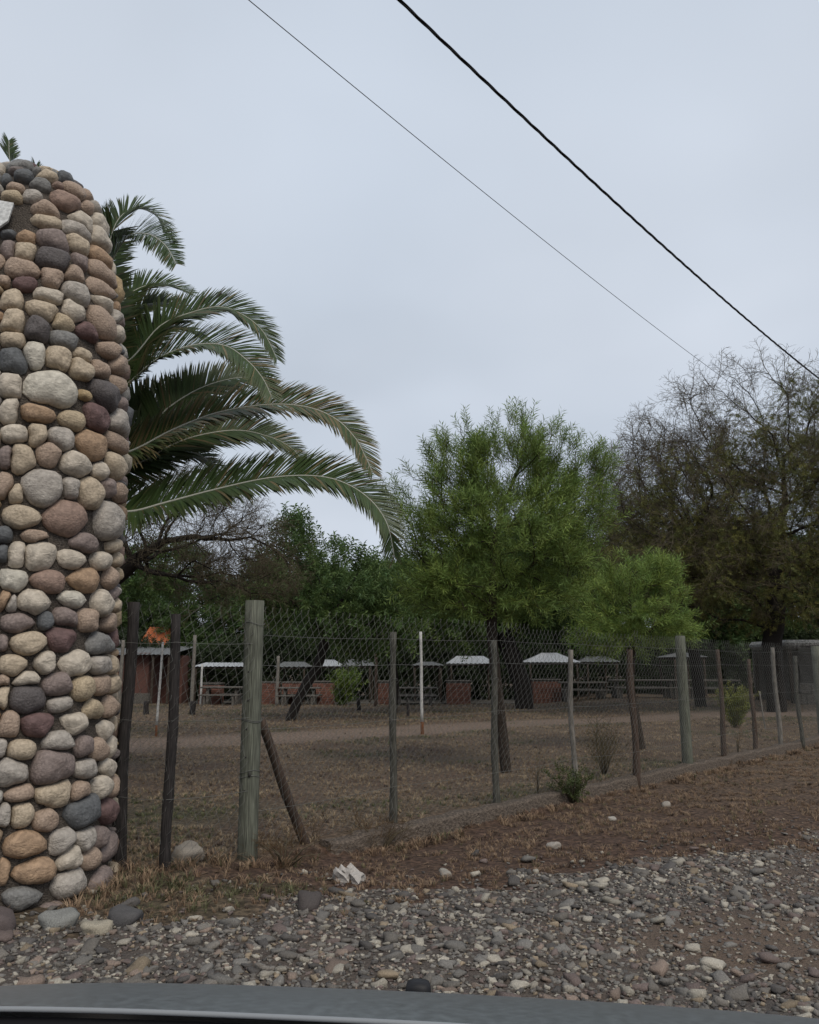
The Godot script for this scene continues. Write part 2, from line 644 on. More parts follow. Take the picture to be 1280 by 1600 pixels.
func tuft_mesh(blades: int, spread: float, bend: float) -> ArrayMesh:
	var b := MB.new()
	for i in blades:
		var a := rnd(0, TAU)
		var d := Vector3(cos(a), 0, sin(a))
		var side := Vector3(-d.z, 0, d.x) * 0.028
		var p0 := d * rnd(0.0, spread * 0.4)
		var hgt := rnd(0.55, 1.0)
		var p1 := p0 + d * bend * 0.35 * rnd(0.3, 1.2) + Vector3(0, hgt * 0.6, 0)
		var p2 := p1 + d * bend * rnd(0.3, 1.2) + Vector3(0, hgt * rnd(0.1, 0.45), 0)
		var k := b.vert(p0 - side)
		b.vert(p0 + side)
		b.vert(p1 + side * 0.7)
		b.vert(p1 - side * 0.7)
		b.vert(p2)
		b.quad(k, k + 1, k + 2, k + 3)
		b.tri(k + 3, k + 2, k + 4)
	return b.mesh(M.grass, false)

func make_grass() -> void:
	rng.seed = 77
	var tuft := tuft_mesh(11, 0.5, 0.6)
	var verge := Scatter.new()
	var field := Scatter.new()
	var n := 0
	while n < 64000:    # dry verge between road and fence, and the weeds by the pillar
		n += 1
		var x := rnd(-3.2, 12.0)
		var z := rnd(-17.5, -4.9)
		var sd := off_line(x, z)
		var al := along_line(x, z)
		if (sd < 0.06 and al > -0.2) or z < -7.0 and x < -1.0 or al > 16.0:
			continue
		var depth := road_depth(x, z)
		if depth > 0.12 and rng.randf() > 0.035:
			continue
		var weeds := clampf(1.0 - Vector2((x + 1.3) / 0.95, (z + 5.7) / 0.55).length(), 0.0, 1.0)
		if wob.get_noise_2d(x * 28.0 + 11.0, z * 28.0) < -0.12 and weeds < 0.2:
			continue
		var s := rnd(0.02, 0.058) + 0.035 * weeds * rng.randf() + (0.05 if sd < 0.35 and rng.randf() < 0.4 else 0.0)
		var k := rng.randf()
		var c := Vector3(0.165, 0.105, 0.068).lerp(Vector3(0.265, 0.19, 0.122), k)
		if rng.randf() < 0.22:
			c = Vector3(0.062, 0.043, 0.032)
		if rng.randf() < 0.05 + 0.8 * weeds:
			c = Vector3(0.10, 0.10, 0.05) * rnd(0.7, 1.2)
		verge.put(Transform3D(Basis(Vector3.UP, rnd(0, TAU)).scaled_local(Vector3(s * rnd(0.9, 1.8), s, s * rnd(0.9, 1.8))), Vector3(x, ground_y(x, z) - 0.004, z)), Color(c.x, c.y, c.z))
	n = 0
	while n < 52000:    # the field behind the fence
		n += 1
		var z := -5.5 - 34.0 * pow(rng.randf(), 1.7)
		var x := rnd(-0.56, 0.62) * (-z) + rnd(-0.5, 0.5)
		var sd := off_line(x, z)
		if sd > -0.08 or Vector2(x + 2.97, z + 5.95).length() < 1.0:
			continue
		if track_distance(x, z) < 1.25 and rng.randf() < 0.93:
			continue
		if wob.get_noise_2d(x * 16.0 + 40.0, z * 16.0) < -0.22:
			continue
		var s := rnd(0.02, 0.055) * (1.0 + 0.02 * (-z - 6.0))
		var c := Vector3(0.205, 0.148, 0.095).lerp(Vector3(0.33, 0.26, 0.17), rng.randf())
		var g := clampf(1.0 - Vector2((x + 2.3) / 1.5, (z + 8.6) / 1.1).length(), 0.0, 1.0)
		g = maxf(g, clampf(wob.get_noise_2d(x * 5.0 + 900.0, z * 5.0) * 2.0, 0.0, 0.6))
		if rng.randf() < g:
			c = Vector3(0.09, 0.10, 0.045) * rnd(0.7, 1.25)
		elif rng.randf() < 0.15:
			c = Vector3(0.07, 0.05, 0.038)
		field.put(Transform3D(Basis(Vector3.UP, rnd(0, TAU)).scaled_local(Vector3(s * rnd(1.0, 2.0), s, s * rnd(1.0, 2.0))), Vector3(x, ground_y(x, z) - 0.004, z)), Color(c.x, c.y, c.z))
	var litter := Scatter.new()
	var bit := MB.new()
	bit.box(Vector3.ZERO, Vector3(1.0, 0.08, 0.16), Basis(), 0.03)
	bit.box(Vector3(0.35, 0.03, 0.1), Vector3(0.5, 0.06, 0.09), Basis(Vector3.UP, 0.7))
	n = 0
	while n < 2600:
		n += 1
		var x := rnd(-2.2, 9.5)
		var z := rnd(-15.0, -5.0)
		if off_line(x, z) < 0.15 or road_depth(x, z) > 0.5:
			continue
		var s := rnd(0.02, 0.07)
		var k := rnd(0.6, 1.5)
		litter.put(Transform3D((Basis(Vector3.UP, rnd(0, TAU)) * Basis(Vector3.BACK, rnd(-0.3, 0.3))).scaled_local(Vector3(s, s, s * rnd(0.5, 2.0))), Vector3(x, ground_y(x, z) + 0.008, z)), Color(0.11 * k, 0.075 * k, 0.05 * k))
	tag(scatter("leaf_litter", litter, bit.mesh(M.grass, false)), "dry leaves and broken twigs strewn over the red verge", "litter")
	tag(scatter("verge_grass", verge, tuft), "short dry brown grass on the verge between the gravel road and the wire fence", "grass")
	tag(scatter("field_grass", field, tuft), "dry tan grass covering the field behind the wire fence", "grass")

# ---------------------------------------------------------------- the cobble pillar
# each listed stone: angle round the pillar (1/100 rad, 0 faces the road), height (cm), width (cm), height of the stone (cm), tone
const STONES := [
	60,515,18,6,0, 61,507,20,11,0, 97,516,24,12,8, 28,501,14,11,8, 52,496,20,9,12, 18,489,15,8,2, 111,504,30,15,2, 136,518,19,7,6,
	17,479,15,11,10, 43,483,16,13,3, 88,488,37,16,11, 149,510,28,13,2, 59,474,23,16,2, 133,497,21,13,2, 156,503,17,18,3, 62,463,24,12,0,
	110,477,37,16,1, 158,490,30,22,1, 103,466,28,15,3, 21,447,11,7,8, 40,446,14,11,7, 70,449,25,19,4, 103,454,23,17,0, 149,473,38,18,1,
	23,434,10,18,4, 41,434,17,16,0, 70,432,30,19,6, 104,440,15,13,4, 144,453,44,17,7, 39,419,26,16,2, 141,441,51,19,2, 93,426,17,14,2,
	69,417,15,16,2, 25,407,8,9,2, 44,407,21,11,5, 167,453,16,15,1, 138,427,45,14,2, 169,441,16,7,2, 66,402,32,11,1, 34,393,14,17,0,
	96,411,23,20,3, 142,415,53,14,1, 63,389,25,15,0, 92,396,20,17,1, 158,410,33,14,3, 37,376,16,21,0, 81,384,20,13,10, 131,396,40,23,2,
	108,384,24,13,5, 58,373,18,20,6, 165,401,26,17,1, 38,363,17,14,0, 83,371,24,14,12, 142,378,64,14,2, 40,348,19,20,8, 57,355,15,23,9,
	79,356,20,18,0, 102,364,18,10,0, 155,371,44,18,2, 100,352,22,15,0, 125,358,20,13,2, 14,460,7,19,13, 5,495,7,11,8, 45,511,7,8,12,
	77,516,8,8,12, 75,333,41,25,9, 39,329,16,20,1, 133,341,43,22,6, 161,356,41,16,2, 171,343,22,15,4, 40,312,12,21,1, 64,312,23,12,7,
	95,313,22,14,10, 121,320,25,20,5, 160,325,45,20,3, 46,296,18,14,1, 65,297,12,19,0, 85,298,21,17,3, 159,309,41,14,2, 117,299,31,22,7,
	41,280,9,17,4, 54,280,16,22,0, 75,286,17,20,2, 101,282,29,18,1, 160,291,38,21,0, 129,282,17,14,1, 42,260,11,21,2, 52,256,9,15,0,
	72,262,28,26,3, 97,265,12,16,3, 119,265,27,23,0, 140,272,17,15,4, 167,273,28,15,2, 57,241,27,16,0, 96,244,36,25,11, 153,249,52,29,3,
	45,228,12,12,8, 68,229,23,9,2, 113,229,41,13,4, 162,232,40,11,0, 56,216,11,18,1, 46,216,5,12,8, 75,216,20,20,1, 105,216,24,13,1,
	139,218,30,13,1, 174,223,24,12,0, 56,199,17,15,9, 83,200,26,16,11, 119,203,35,17,7, 160,207,40,16,2, 50,186,6,15,7, 73,186,24,16,1,
	108,189,30,12,9, 145,188,33,19,1, 169,197,32,11,4, 56,184,5,12,3, 176,189,20,11,0, 61,172,22,13,4, 83,174,10,13,8, 101,177,19,12,4,
	124,176,21,16,2, 160,176,38,14,2, 70,159,25,15,0, 98,162,22,16,5, 143,160,51,15,12, 178,164,13,18,5, 52,159,3,11,4, 60,145,18,14,0,
	85,147,13,15,1, 113,146,32,17,1, 144,145,27,14,3, 170,145,27,14,0, 55,136,7,7,2, 71,137,19,9,1, 97,133,21,15,4, 122,130,22,17,10,
	147,132,27,15,2, 173,132,23,15,0, 55,125,7,15,0, 73,124,23,18,6, 100,120,18,10,3, 135,116,38,13,10, 168,116,29,16,2, 61,109,13,17,2,
	82,108,22,15,5, 115,107,33,14,1, 160,100,44,14,1, 183,103,7,14,0, 100,97,27,13,3, 71,93,19,13,0, 124,92,15,14,4, 57,95,6,12,3,
	147,88,28,15,2, 173,88,21,16,1, 65,80,21,17,3, 97,81,33,22,4, 128,77,22,13,3, 164,74,40,14,1, 72,67,22,10,2, 99,64,26,16,0,
	124,64,19,12,2, 155,63,40,15,1, 177,60,17,17,2, 75,54,13,15,0, 92,49,17,14,2, 127,50,41,19,8, 166,45,34,18,5, 62,55,8,15,3,
	79,37,28,16,7, 107,35,20,15,3, 129,32,22,14,3, 153,30,27,14,4, 115,23,20,15,1, 137,19,24,14,2, 169,21,31,19,4, 65,23,6,16,7,
	86,20,31,15,7, 116,8,29,18,3, 157,0,51,19,4, 77,6,26,14,12, 68,-3,14,9,4, 103,-5,22,9,4]
const PROFILE_Y := [-0.25, 0.05, 0.49, 0.94, 1.40, 1.88, 2.37, 2.87, 3.39, 3.76, 4.18, 4.51, 4.78, 5.00, 5.11, 5.19, 5.24, 5.265, 5.28]
const PROFILE_R := [0.93, 0.915, 0.89, 0.866, 0.845, 0.825, 0.82, 0.818, 0.80, 0.765, 0.70, 0.632, 0.57, 0.51, 0.44, 0.36, 0.265, 0.15, 0.02]
const SINK := 0.055     # the mortar lies this far inside the outline of the stones
var profile_s := PackedFloat32Array()

func profile_at(s: float) -> Array:      # arc length -> [y, r, outward normal (r, y)]
	var n := profile_s.size()
	var i := 0
	while i < n - 2 and profile_s[i + 1] < s:
		i += 1
	var t := clampf((s - profile_s[i]) / (profile_s[i + 1] - profile_s[i]), -0.5, 1.0)
	var j := mini(i + 2, n - 1)
	var h := maxi(i - 1, 0)
	var a := Vector2(PROFILE_R[i + 1] - PROFILE_R[h], PROFILE_Y[i + 1] - PROFILE_Y[h]).normalized()
	var b := Vector2(PROFILE_R[j] - PROFILE_R[i], PROFILE_Y[j] - PROFILE_Y[i]).normalized()
	var d := a.lerp(b, clampf(t, 0.0, 1.0)).normalized()
	return [lerpf(PROFILE_Y[i], PROFILE_Y[i + 1], t), lerpf(PROFILE_R[i], PROFILE_R[i + 1], t), Vector2(d.y, -d.x)]

func s_of_y(y: float) -> float:
	for i in PROFILE_Y.size() - 1:
		if y <= PROFILE_Y[i + 1]:
			return lerpf(profile_s[i], profile_s[i + 1], (y - PROFILE_Y[i]) / (PROFILE_Y[i + 1] - PROFILE_Y[i]))
	return profile_s[profile_s.size() - 1]

func on_pillar(theta: float, s: float, out: float) -> Vector3:
	var q := profile_at(s)
	var n: Vector2 = q[2]
	var r: float = q[1] + n.x * (out - SINK)
	return Vector3(sin(theta) * r, q[0] + n.y * (out - SINK), cos(theta) * r)

func ellipse(d: Vector2, w: float, h: float, p := 2.6) -> float:
	return 1.0 / pow(pow(absf(d.x) / (w * 0.5), p) + pow(absf(d.y) / (h * 0.5), p), 1.0 / p)

func make_pillar() -> void:
	rng.seed = 5150
	profile_s.append(0.0)
	for i in PROFILE_Y.size() - 1:
		profile_s.append(profile_s[i] + Vector2(PROFILE_Y[i + 1] - PROFILE_Y[i], PROFILE_R[i + 1] - PROFILE_R[i]).length())
	var top := profile_s[profile_s.size() - 1]
	var st := []      # theta, s, w, h, tone, turn, listed
	for k in range(0, STONES.size(), 5):
		var y: float = STONES[k + 1] / 100.0
		st.append([STONES[k] / 100.0, s_of_y(y), maxf(STONES[k + 2] / 100.0, 0.07), maxf(STONES[k + 3] / 100.0, 0.06), STONES[k + 4], rnd(-0.16, 0.16)])
		if STONES[k + 4] == 13:
			st[st.size() - 1][2] = 0.34
			st[st.size() - 1][3] = 0.40
	var listed := st.size()
	var tries := 0
	var fill := [0, 0, 1, 1, 2, 2, 3, 3, 4, 4, 5, 6, 7, 8, 9, 10, 11, 11, 12]
	while tries < 16000:
		tries += 1
		var big := 1.0 if tries < 5000 else (0.75 if tries < 10000 else 0.5)
		var w := rnd(0.15, 0.32) * big
		var h := w * rnd(0.45, 0.95)
		var th := rnd(-PI, PI)
		var s := rnd(-0.02, top - 0.12)
		var r: float = profile_at(s)[1]
		var ok := true
		for q in st:
			var da := wrapf(th - q[0], -PI, PI) * r
			var db: float = s - q[1]
			if absf(db) > 0.45 or absf(da) > 0.6:
				continue
			var e := Vector2(da, db)
			var l := e.length()
			if l < 0.001:
				ok = false
				break
			e /= l
			if l < (ellipse(e, w, h) + ellipse(e, q[2], q[3])) * 0.88:
				ok = false
				break
		if ok:
			st.append([th, s, w, h, fill[rng.randi() % fill.size()], rnd(-0.2, 0.2)])
	var root := thing("cobble_pillar", "tall domed gate pillar of round river stones set in mortar, beside the gravel road", "pillar", Vector3(-2.974, 0, -5.95))
	# mortar core
	var core := MB.new()
	var segs := 64
	var rings := 60
	for i in rings + 1:
		for k in segs:
			var s := -0.1 + (top + 0.1) * i / rings
			var th := TAU * k / segs
			core.vert(on_pillar(th, s, wob.get_noise_3d(th * 40.0, s * 60.0, 3.0) * 0.02))
	for i in rings:
		for k in segs:
			var a := i * segs + k
			var b := i * segs + (k + 1) % segs
			core.quad(a, a + segs, b + segs, b)
	part("mortar", core, M.mortar, root)
	# the stones: each bulges from the mortar and ends where its neighbours begin
	var rest := MB.new()
	var seen := 0
	for i in st.size():
		var q: Array = st[i]
		var r: float = maxf(profile_at(q[1])[1], 0.16)
		var walls := []
		for j in st.size():
			if j == i:
				continue
			var o: Array = st[j]
			var e := Vector2(wrapf(o[0] - q[0], -PI, PI) * r, o[1] - q[1])
			var l := e.length()
			if l > 0.62 or l < 0.005:
				continue
			e /= l
			var ri := ellipse(e, q[2], q[3])
			var rj := ellipse(-e, o[2], o[3])
			walls.append([e, l * ri / (ri + rj)])
		if q[4] == 13:    # the white plaque
			var pb := MB.new()
			for pass_ in 2:
				for p in [[-0.02, -0.14], [0.06, -0.2], [0.13, -0.1], [0.15, 0.13], [-0.16, 0.2], [-0.2, -0.05]]:
					pb.vert(on_pillar(q[0] + (p[0] * 0.8 - 0.06) / r, q[1] + p[1] * 0.72, 0.066 + 0.02 * pass_))
			for k in 4:
				pb.tri(6, 6 + k + 2, 6 + k + 1)
			for k in 6:
				pb.quad(k, (k + 1) % 6, 6 + (k + 1) % 6, 6 + k)
			part("white_plaque", pb, M.plaque, root, false)
			continue
		var shown: bool = i < listed or (q[0] > -0.75 and q[0] < 1.95)
		var b := MB.new() if shown and seen < 300 else rest
		var n := 18 if shown else 10
		var steps := [0.0, 0.38, 0.66, 0.86, 0.97, 1.0] if shown else [0.0, 0.6, 0.92, 1.0]
		var ph := rnd(0, 20)
		var flat := rnd(2.1, 5.0)
		var depth := (0.05 + 0.16 * minf(q[2], q[3])) * rnd(0.85, 1.15)
		var blunt := rnd(2.2, 4.2)
		var lump := rnd(0.02, 0.075)
		var lx := rnd(-0.6, 0.6)
		var ly := rnd(-0.35, 0.35)
		var first := b.v.size()
		if b == rest:
			b.tint = [Color(0.5, 0.39, 0.26), Color(0.48, 0.42, 0.33), Color(0.38, 0.28, 0.19), Color(0.38, 0.36, 0.33), Color(0.24, 0.2, 0.185), Color(0.16, 0.1, 0.1), Color(0.13, 0.12, 0.118), Color(0.44, 0.27, 0.14), Color(0.14, 0.145, 0.15), Color(0.5, 0.47, 0.42), Color(0.52, 0.39, 0.23), Color(0.31, 0.22, 0.18), Color(0.24, 0.235, 0.225)][q[4]]
		var rad := PackedFloat32Array()
		for k in n:
			var a := TAU * k / n
			var d := Vector2(cos(a), sin(a)).rotated(0.0)
			var own := ellipse(d.rotated(-q[5]), q[2] * 1.17, q[3] * 1.06, blunt)
			var sum := pow(own, -11.0)
			for wl in walls:
				var e: Vector2 = wl[0]
				var cs := d.dot(e)
				if cs > 0.05:
					sum += pow(maxf(wl[1] * 1.03 / cs, 0.02), -11.0)
			var rr := pow(sum, -1.0 / 11.0) - 0.0015
			rad.append(maxf(rr * (1.0 + lump * sin(a * 3.0 + ph) + lump * 0.6 * sin(a * 5.0 + ph * 2.0)), 0.015))
		for g in steps.size() + 1:
			var last := g == steps.size()
			var rho: float = 1.0 if last else steps[g]
			for k in (1 if g == 0 else n):
				var a := TAU * k / n
				var d := Vector2(cos(a), sin(a)) * rad[k] * rho
				var z := depth * pow(maxf(1.0 - pow(rho, flat), 0.0), 0.55)
				z *= 1.0 + lump * 2.2 * sin(d.x * 34.0 + ph) * sin(d.y * 41.0 + ph * 1.3) + lx * d.x * 3.0 + ly * d.y * 3.0
				if rho >= 1.0:
					z = 0.012 if not last else -0.03
				b.vert(on_pillar(q[0] + d.x / r, q[1] + d.y, z + 0.004))
		for k in n:
			b.tri(first, first + 1 + (k + 1) % n, first + 1 + k)
		for g in steps.size() - 1:
			for k in n:
				var a := first + 1 + g * n + k
				var c := first + 1 + g * n + (k + 1) % n
				b.quad(a, c, c + n, a + n)
		if shown and b != rest:
			seen += 1
			part("stone", b, M["river_stone_%d" % q[4]], root)
	var rm: StandardMaterial3D = M.river_stone_3.duplicate()
	rm.albedo_color = Color.WHITE
	part("stones_behind", rest, rm, root).set_meta("kind", "stuff")

# ---------------------------------------------------------------- the palm
const FRONDS := [
	[55, -3.72, 5.03, -9.23, -3.66, 5.99, -9.18, -3.39, 6.43, -8.99, -3.05, 6.37, -8.75, -2.77, 6.13, -8.56, -2.59, 5.83, -8.43],
	[50, -4.00, 5.22, -9.72, -3.70, 6.02, -9.86, -3.54, 6.26, -9.94, -3.32, 6.38, -10.04, -3.10, 6.39, -10.14, -2.91, 6.34, -10.23],
	[55, -3.94, 4.77, -9.63, -3.46, 5.20, -9.67, -3.14, 5.64, -9.70, -2.76, 5.84, -9.73, -2.40, 5.93, -9.76, -2.08, 5.81, -9.79, -1.85, 5.60, -9.81, -1.68, 5.26, -9.83],
	[50, -3.85, 4.47, -9.45, -3.34, 4.73, -9.27, -2.97, 4.98, -9.13, -2.52, 5.09, -8.97, -2.11, 5.03, -8.82, -1.83, 4.82, -8.72, -1.63, 4.58, -8.64, -1.51, 4.34, -8.60],
	[60, -3.94, 4.16, -9.77, -3.41, 4.32, -10.05, -3.15, 4.71, -10.19, -2.80, 5.05, -10.38, -2.43, 5.26, -10.57, -2.11, 5.34, -10.74, -1.87, 5.30, -10.87],
	[50, -3.84, 3.86, -9.54, -3.32, 3.96, -9.47, -2.82, 4.20, -9.40, -2.27, 4.39, -9.32, -1.66, 4.46, -9.23, -1.19, 4.41, -9.17, -0.85, 4.25, -9.12, -0.62, 4.01, -9.09, -0.50, 3.78, -9.07, -0.42, 3.60, -9.06],
	[58, -3.89, 3.70, -9.72, -3.34, 3.93, -9.90, -2.99, 4.19, -10.01, -2.62, 4.36, -10.13, -2.20, 4.45, -10.27, -1.81, 4.39, -10.40, -1.56, 4.27, -10.48, -1.40, 4.09, -10.53],
	[52, -3.78, 3.30, -9.50, -3.28, 3.21, -9.39, -2.81, 3.30, -9.29, -2.20, 3.43, -9.16, -1.59, 3.53, -9.03, -1.07, 3.53, -8.92, -0.71, 3.43, -8.85, -0.42, 3.22, -8.78, -0.24, 2.95, -8.75, -0.16, 2.59, -8.73],
	[40, -4.16, 4.84, -9.58, -4.60, 5.97, -9.68, -4.96, 7.16, -9.75, -5.26, 7.90, -9.80, -5.34, 8.32, -9.82],
	[60, -4.21, 4.88, -9.69, -4.37, 6.01, -9.40, -4.50, 6.92, -9.18, -4.57, 7.45, -9.07],
	[50, -4.00, 4.75, -9.81, -3.72, 5.35, -10.05, -3.45, 5.80, -10.28, -3.15, 6.00, -10.53, -2.84, 5.92, -10.79],
	[55, -3.98, 4.11, -9.88, -3.65, 4.63, -10.21, -3.34, 4.94, -10.51, -3.01, 5.10, -10.85, -2.64, 4.99, -11.21],
	[50, -4.03, 5.37, -9.76, -3.79, 5.83, -9.92, -3.54, 6.10, -10.10, -3.25, 6.23, -10.31, -2.93, 6.17, -10.53],
	[55, -3.93, 3.80, -9.79, -3.55, 4.02, -10.01, -3.21, 4.20, -10.20, -2.85, 4.21, -10.41, -2.55, 4.04, -10.59],
	[50, -3.98, 5.05, -9.70, -3.92, 6.34, -9.72, -3.81, 7.08, -9.76, -3.60, 7.34, -9.84, -3.34, 7.29, -9.93, -3.17, 7.01, -10.00]]

func frond(root: Node3D, pts: PackedVector3Array, roll_deg: float, dry: float, thick := 1.0) -> void:
	var p := spline(pts, 5)
	var n := p.size()
	var lens := PackedFloat32Array([0.0])
	for i in n - 1:
		lens.append(lens[i] + p[i].distance_to(p[i + 1]))
	var total := lens[n - 1]
	var stalk := MB.new()
	var r := PackedFloat32Array()
	for i in n:
		r.append(lerpf(0.026, 0.004, pow(lens[i] / total, 0.7)) * thick)
	stalk.tube(p, r, 6)
	var o := part("frond", stalk, M.palm_stalk, root)
	var lf := MB.new()
	var s := total * 0.06
	var side := 1.0
	while s < total:
		side = -side
		s += 0.0058
		var i := 0
		while i < n - 2 and lens[i + 1] < s:
			i += 1
		var f := clampf((s - lens[i]) / (lens[i + 1] - lens[i]), 0.0, 1.0)
		var at := p[i].lerp(p[i + 1], f)
		var t := (p[i + 1] - p[i]).normalized()
		var u := s / total
		var across := t.cross(Vector3.UP)
		if across.length() < 0.25:
			across = t.cross(Vector3(0.3, 0, 1))
		across = across.normalized()
		var up := across.cross(t).normalized()
		var roll := deg_to_rad(roll_deg)
		var sd := (across * cos(roll) - up * sin(roll)) * side
		var lift := (up * cos(roll) + across * sin(roll))
		var lean := lerpf(0.30, 1.25, u) + rnd(-0.12, 0.12)
		var d := (sd + t * lean + lift * rnd(0.12, 0.38)).normalized()
		var long := 0.53 * pow(sin(PI * clampf(0.22 + 0.76 * u, 0.0, 1.0)), 0.65) * rnd(0.9, 1.1) + 0.05
		var wide := d.cross(lift).normalized() * (0.003 + 0.019 * long)
		var sag := Vector3.DOWN * long * rnd(0.02, 0.12)
		var k := rnd(0.75, 1.25)
		var base := Color(0.038 * k, 0.060 * k, 0.020 * k)
		if rng.randf() < dry:
			base = Color(0.11 * k, 0.088 * k, 0.042 * k)
		lf.tint = base
		var a0 := lf.vert(at - wide * 0.5)
		lf.vert(at + wide * 0.5)
		var m1 := at + d * long * 0.45
		lf.vert(m1 + wide)
		lf.vert(m1 - wide)
		var m2 := at + d * long * 0.8 + sag * 0.5
		lf.tint = base.lerp(Color(0.14, 0.11, 0.06), 0.08 + 0.5 * dry)
		lf.vert(m2 + wide * 0.6)
		lf.vert(m2 - wide * 0.6)
		lf.vert(at + d * long + sag)
		lf.quad(a0, a0 + 1, a0 + 2, a0 + 3)
		lf.quad(a0 + 3, a0 + 2, a0 + 4, a0 + 5)
		lf.tri(a0 + 5, a0 + 4, a0 + 6)
	part("leaflets", lf, M.palm_leaf, o, false).set_meta("kind", "stuff")

func make_palm() -> void:
	rng.seed = 90
	var c := Vector3(-4.45, 0, -9.6)
	var root := thing("palm_tree", "feathery date palm with long arching fronds behind the cobble pillar", "palm tree", c)
	var tr := MB.new()
	var pts := PackedVector3Array()
	var r := PackedFloat32Array()
	for i in 24:
		pts.append(Vector3(0.05 * sin(i * 0.4), -0.1 + 3.9 * i / 23.0, 0))
		r.append(0.30 + (0.05 if i % 2 else 0.0) + (0.08 if i < 2 else 0.0) + 0.10 * smoothstep(17.0, 22.0, float(i)))
	tr.tube(pts, r, 14, 0.06)
	part("trunk", tr, M.palm_bark, root)
	var j := 0
	for f in FRONDS:
		var p := PackedVector3Array([Vector3(0.08, 3.55, 0.0)])
		for i in range(1, f.size(), 3):
			p.append(Vector3(f[i], f[i + 1], f[i + 2]) - c)
		frond(root, p, f[0], [0.05, 0.05, 0.06, 0.12, 0.05, 0.42, 0.15, 0.1, 0.05, 0.05, 0.1, 0.1, 0.05, 0.2, 0.05][j])
		j += 1
	# the rest of the crown, on the far side and away from the road
	for i in 17:
		var az := deg_to_rad(100.0 + 160.0 * i / 16.0 + rnd(-5, 5))
		var rise := rnd(0.9, 2.4) if i % 2 else rnd(0.0, 0.9)
		var out := Vector3(cos(az), 0, -sin(az))
		var l := rnd(2.6, 3.2)
		var p := PackedVector3Array([Vector3(0, 3.55, 0)])
		for k in 5:
			var u := (k + 1) / 5.0
			p.append(Vector3(0, 3.6 + rise * sin(u * 2.1) - 1.3 * u * u * u, 0) + out * (0.15 + l * u * (1.0 - 0.16 * u * u)))
		frond(root, p, rnd(-15, 15), 0.1 if i % 5 else 0.75)

# ---------------------------------------------------------------- the wire fence
func pole(b: MB, at: Vector3, top: Vector3, r0: float, r1: float, sides: int, crook: float, rough: float, knots := 9) -> void:
	var p := PackedVector3Array()
	var r := PackedFloat32Array()
	var ph := rnd(0, 20)
	for i in knots + 1:
		var f := float(i) / knots
		var w := sin(f * PI)
		p.append(at.lerp(top, f) + Vector3(sin(f * 5.0 + ph), 0, cos(f * 4.1 + ph * 1.7)) * crook * (0.35 + w))
		r.append(lerpf(r0, r1, f) * (1.0 + rnd(-rough, rough)))
	b.tube(p, r, sides, rough * 0.8)

func ring(b: MB, at: Vector3, radius: float, wire: float) -> void:
	var p := PackedVector3Array()
	var r := PackedFloat32Array()
	for i in 17:
		var a := TAU * i / 16.0
		p.append(at + Vector3(cos(a) * radius, 0.012 * sin(a * 2.0 + at.y * 9.0), sin(a) * radius))
		r.append(wire)
	b.tube(p, r, 4, 0.0, false)

func link_mesh(b: MB, a: Vector3, c: Vector3, low: float, high0: float, high1: float, seed_: float) -> void:
	var flat := Vector3(c.x - a.x, 0, c.z - a.z)
	var l := flat.length()
	var d := flat / l
	var nrm := Vector3(-d.z, 0, d.x)
	var w := 0.0425
	var n := int(l / w)
	# the net has slipped sideways: its wires climb in long slanting and short upright turns
	var rise := 0.056
	var slant := 0.024
	var most := int((maxf(high0, high1) - low) / rise)
	for i in range(-int(most * slant / w) - 2, n):
		var p := PackedVector3Array()
		var r := PackedFloat32Array()
		for k in most + 1:
			var u := i * w + k * slant
			var f := u / l
			if u < 0.0 or u > l - w:
				continue
			var top := lerpf(high0, high1, f) - 0.03 * sin(f * PI) + 0.012 * sin(u * 7.0 + seed_)
			var y := low + k * rise
			if y > top:
				break
			var zig := float((k + i) % 2)
			var rel := (y - low) / (top - low)
			# slack wire: it bellies between the posts and hangs a little sideways
			var belly := 0.025 * sin(f * PI) * sin(rel * PI) + 0.008 * sin(y * 11.0 + u * 5.0 + seed_)
			var slip := 0.018 * sin(u * 1.7 + y * 2.2 + seed_)
			var q := a + d * (u + zig * w + slip) + nrm * (belly + (0.0025 if k % 2 else -0.0025))
			q.y = y + lerpf(a.y, c.y, f)
			p.append(q)
			r.append(0.0014)
		# the twisted end above the top
		if p.size() < 2:
			continue
		p.append(p[p.size() - 1] + d * (0.016 if i % 2 else 0.004) + Vector3(0, 0.03, 0))
		r.append(0.0013)
		b.tube(p, r, 3, 0.0, false)

func wire_line(b: MB, pts: PackedVector3Array, radius: float, sag: float) -> void:
	var p := PackedVector3Array()
	var r := PackedFloat32Array()
	for i in pts.size() - 1:
		for k in 6:
			var f := k / 6.0
			p.append(pts[i].lerp(pts[i + 1], f) - Vector3(0, sag * 4.0 * f * (1.0 - f), 0))
			r.append(radius)
	p.append(pts[pts.size() - 1])
	r.append(radius)
	b.tube(p, r, 4, 0.0, false)

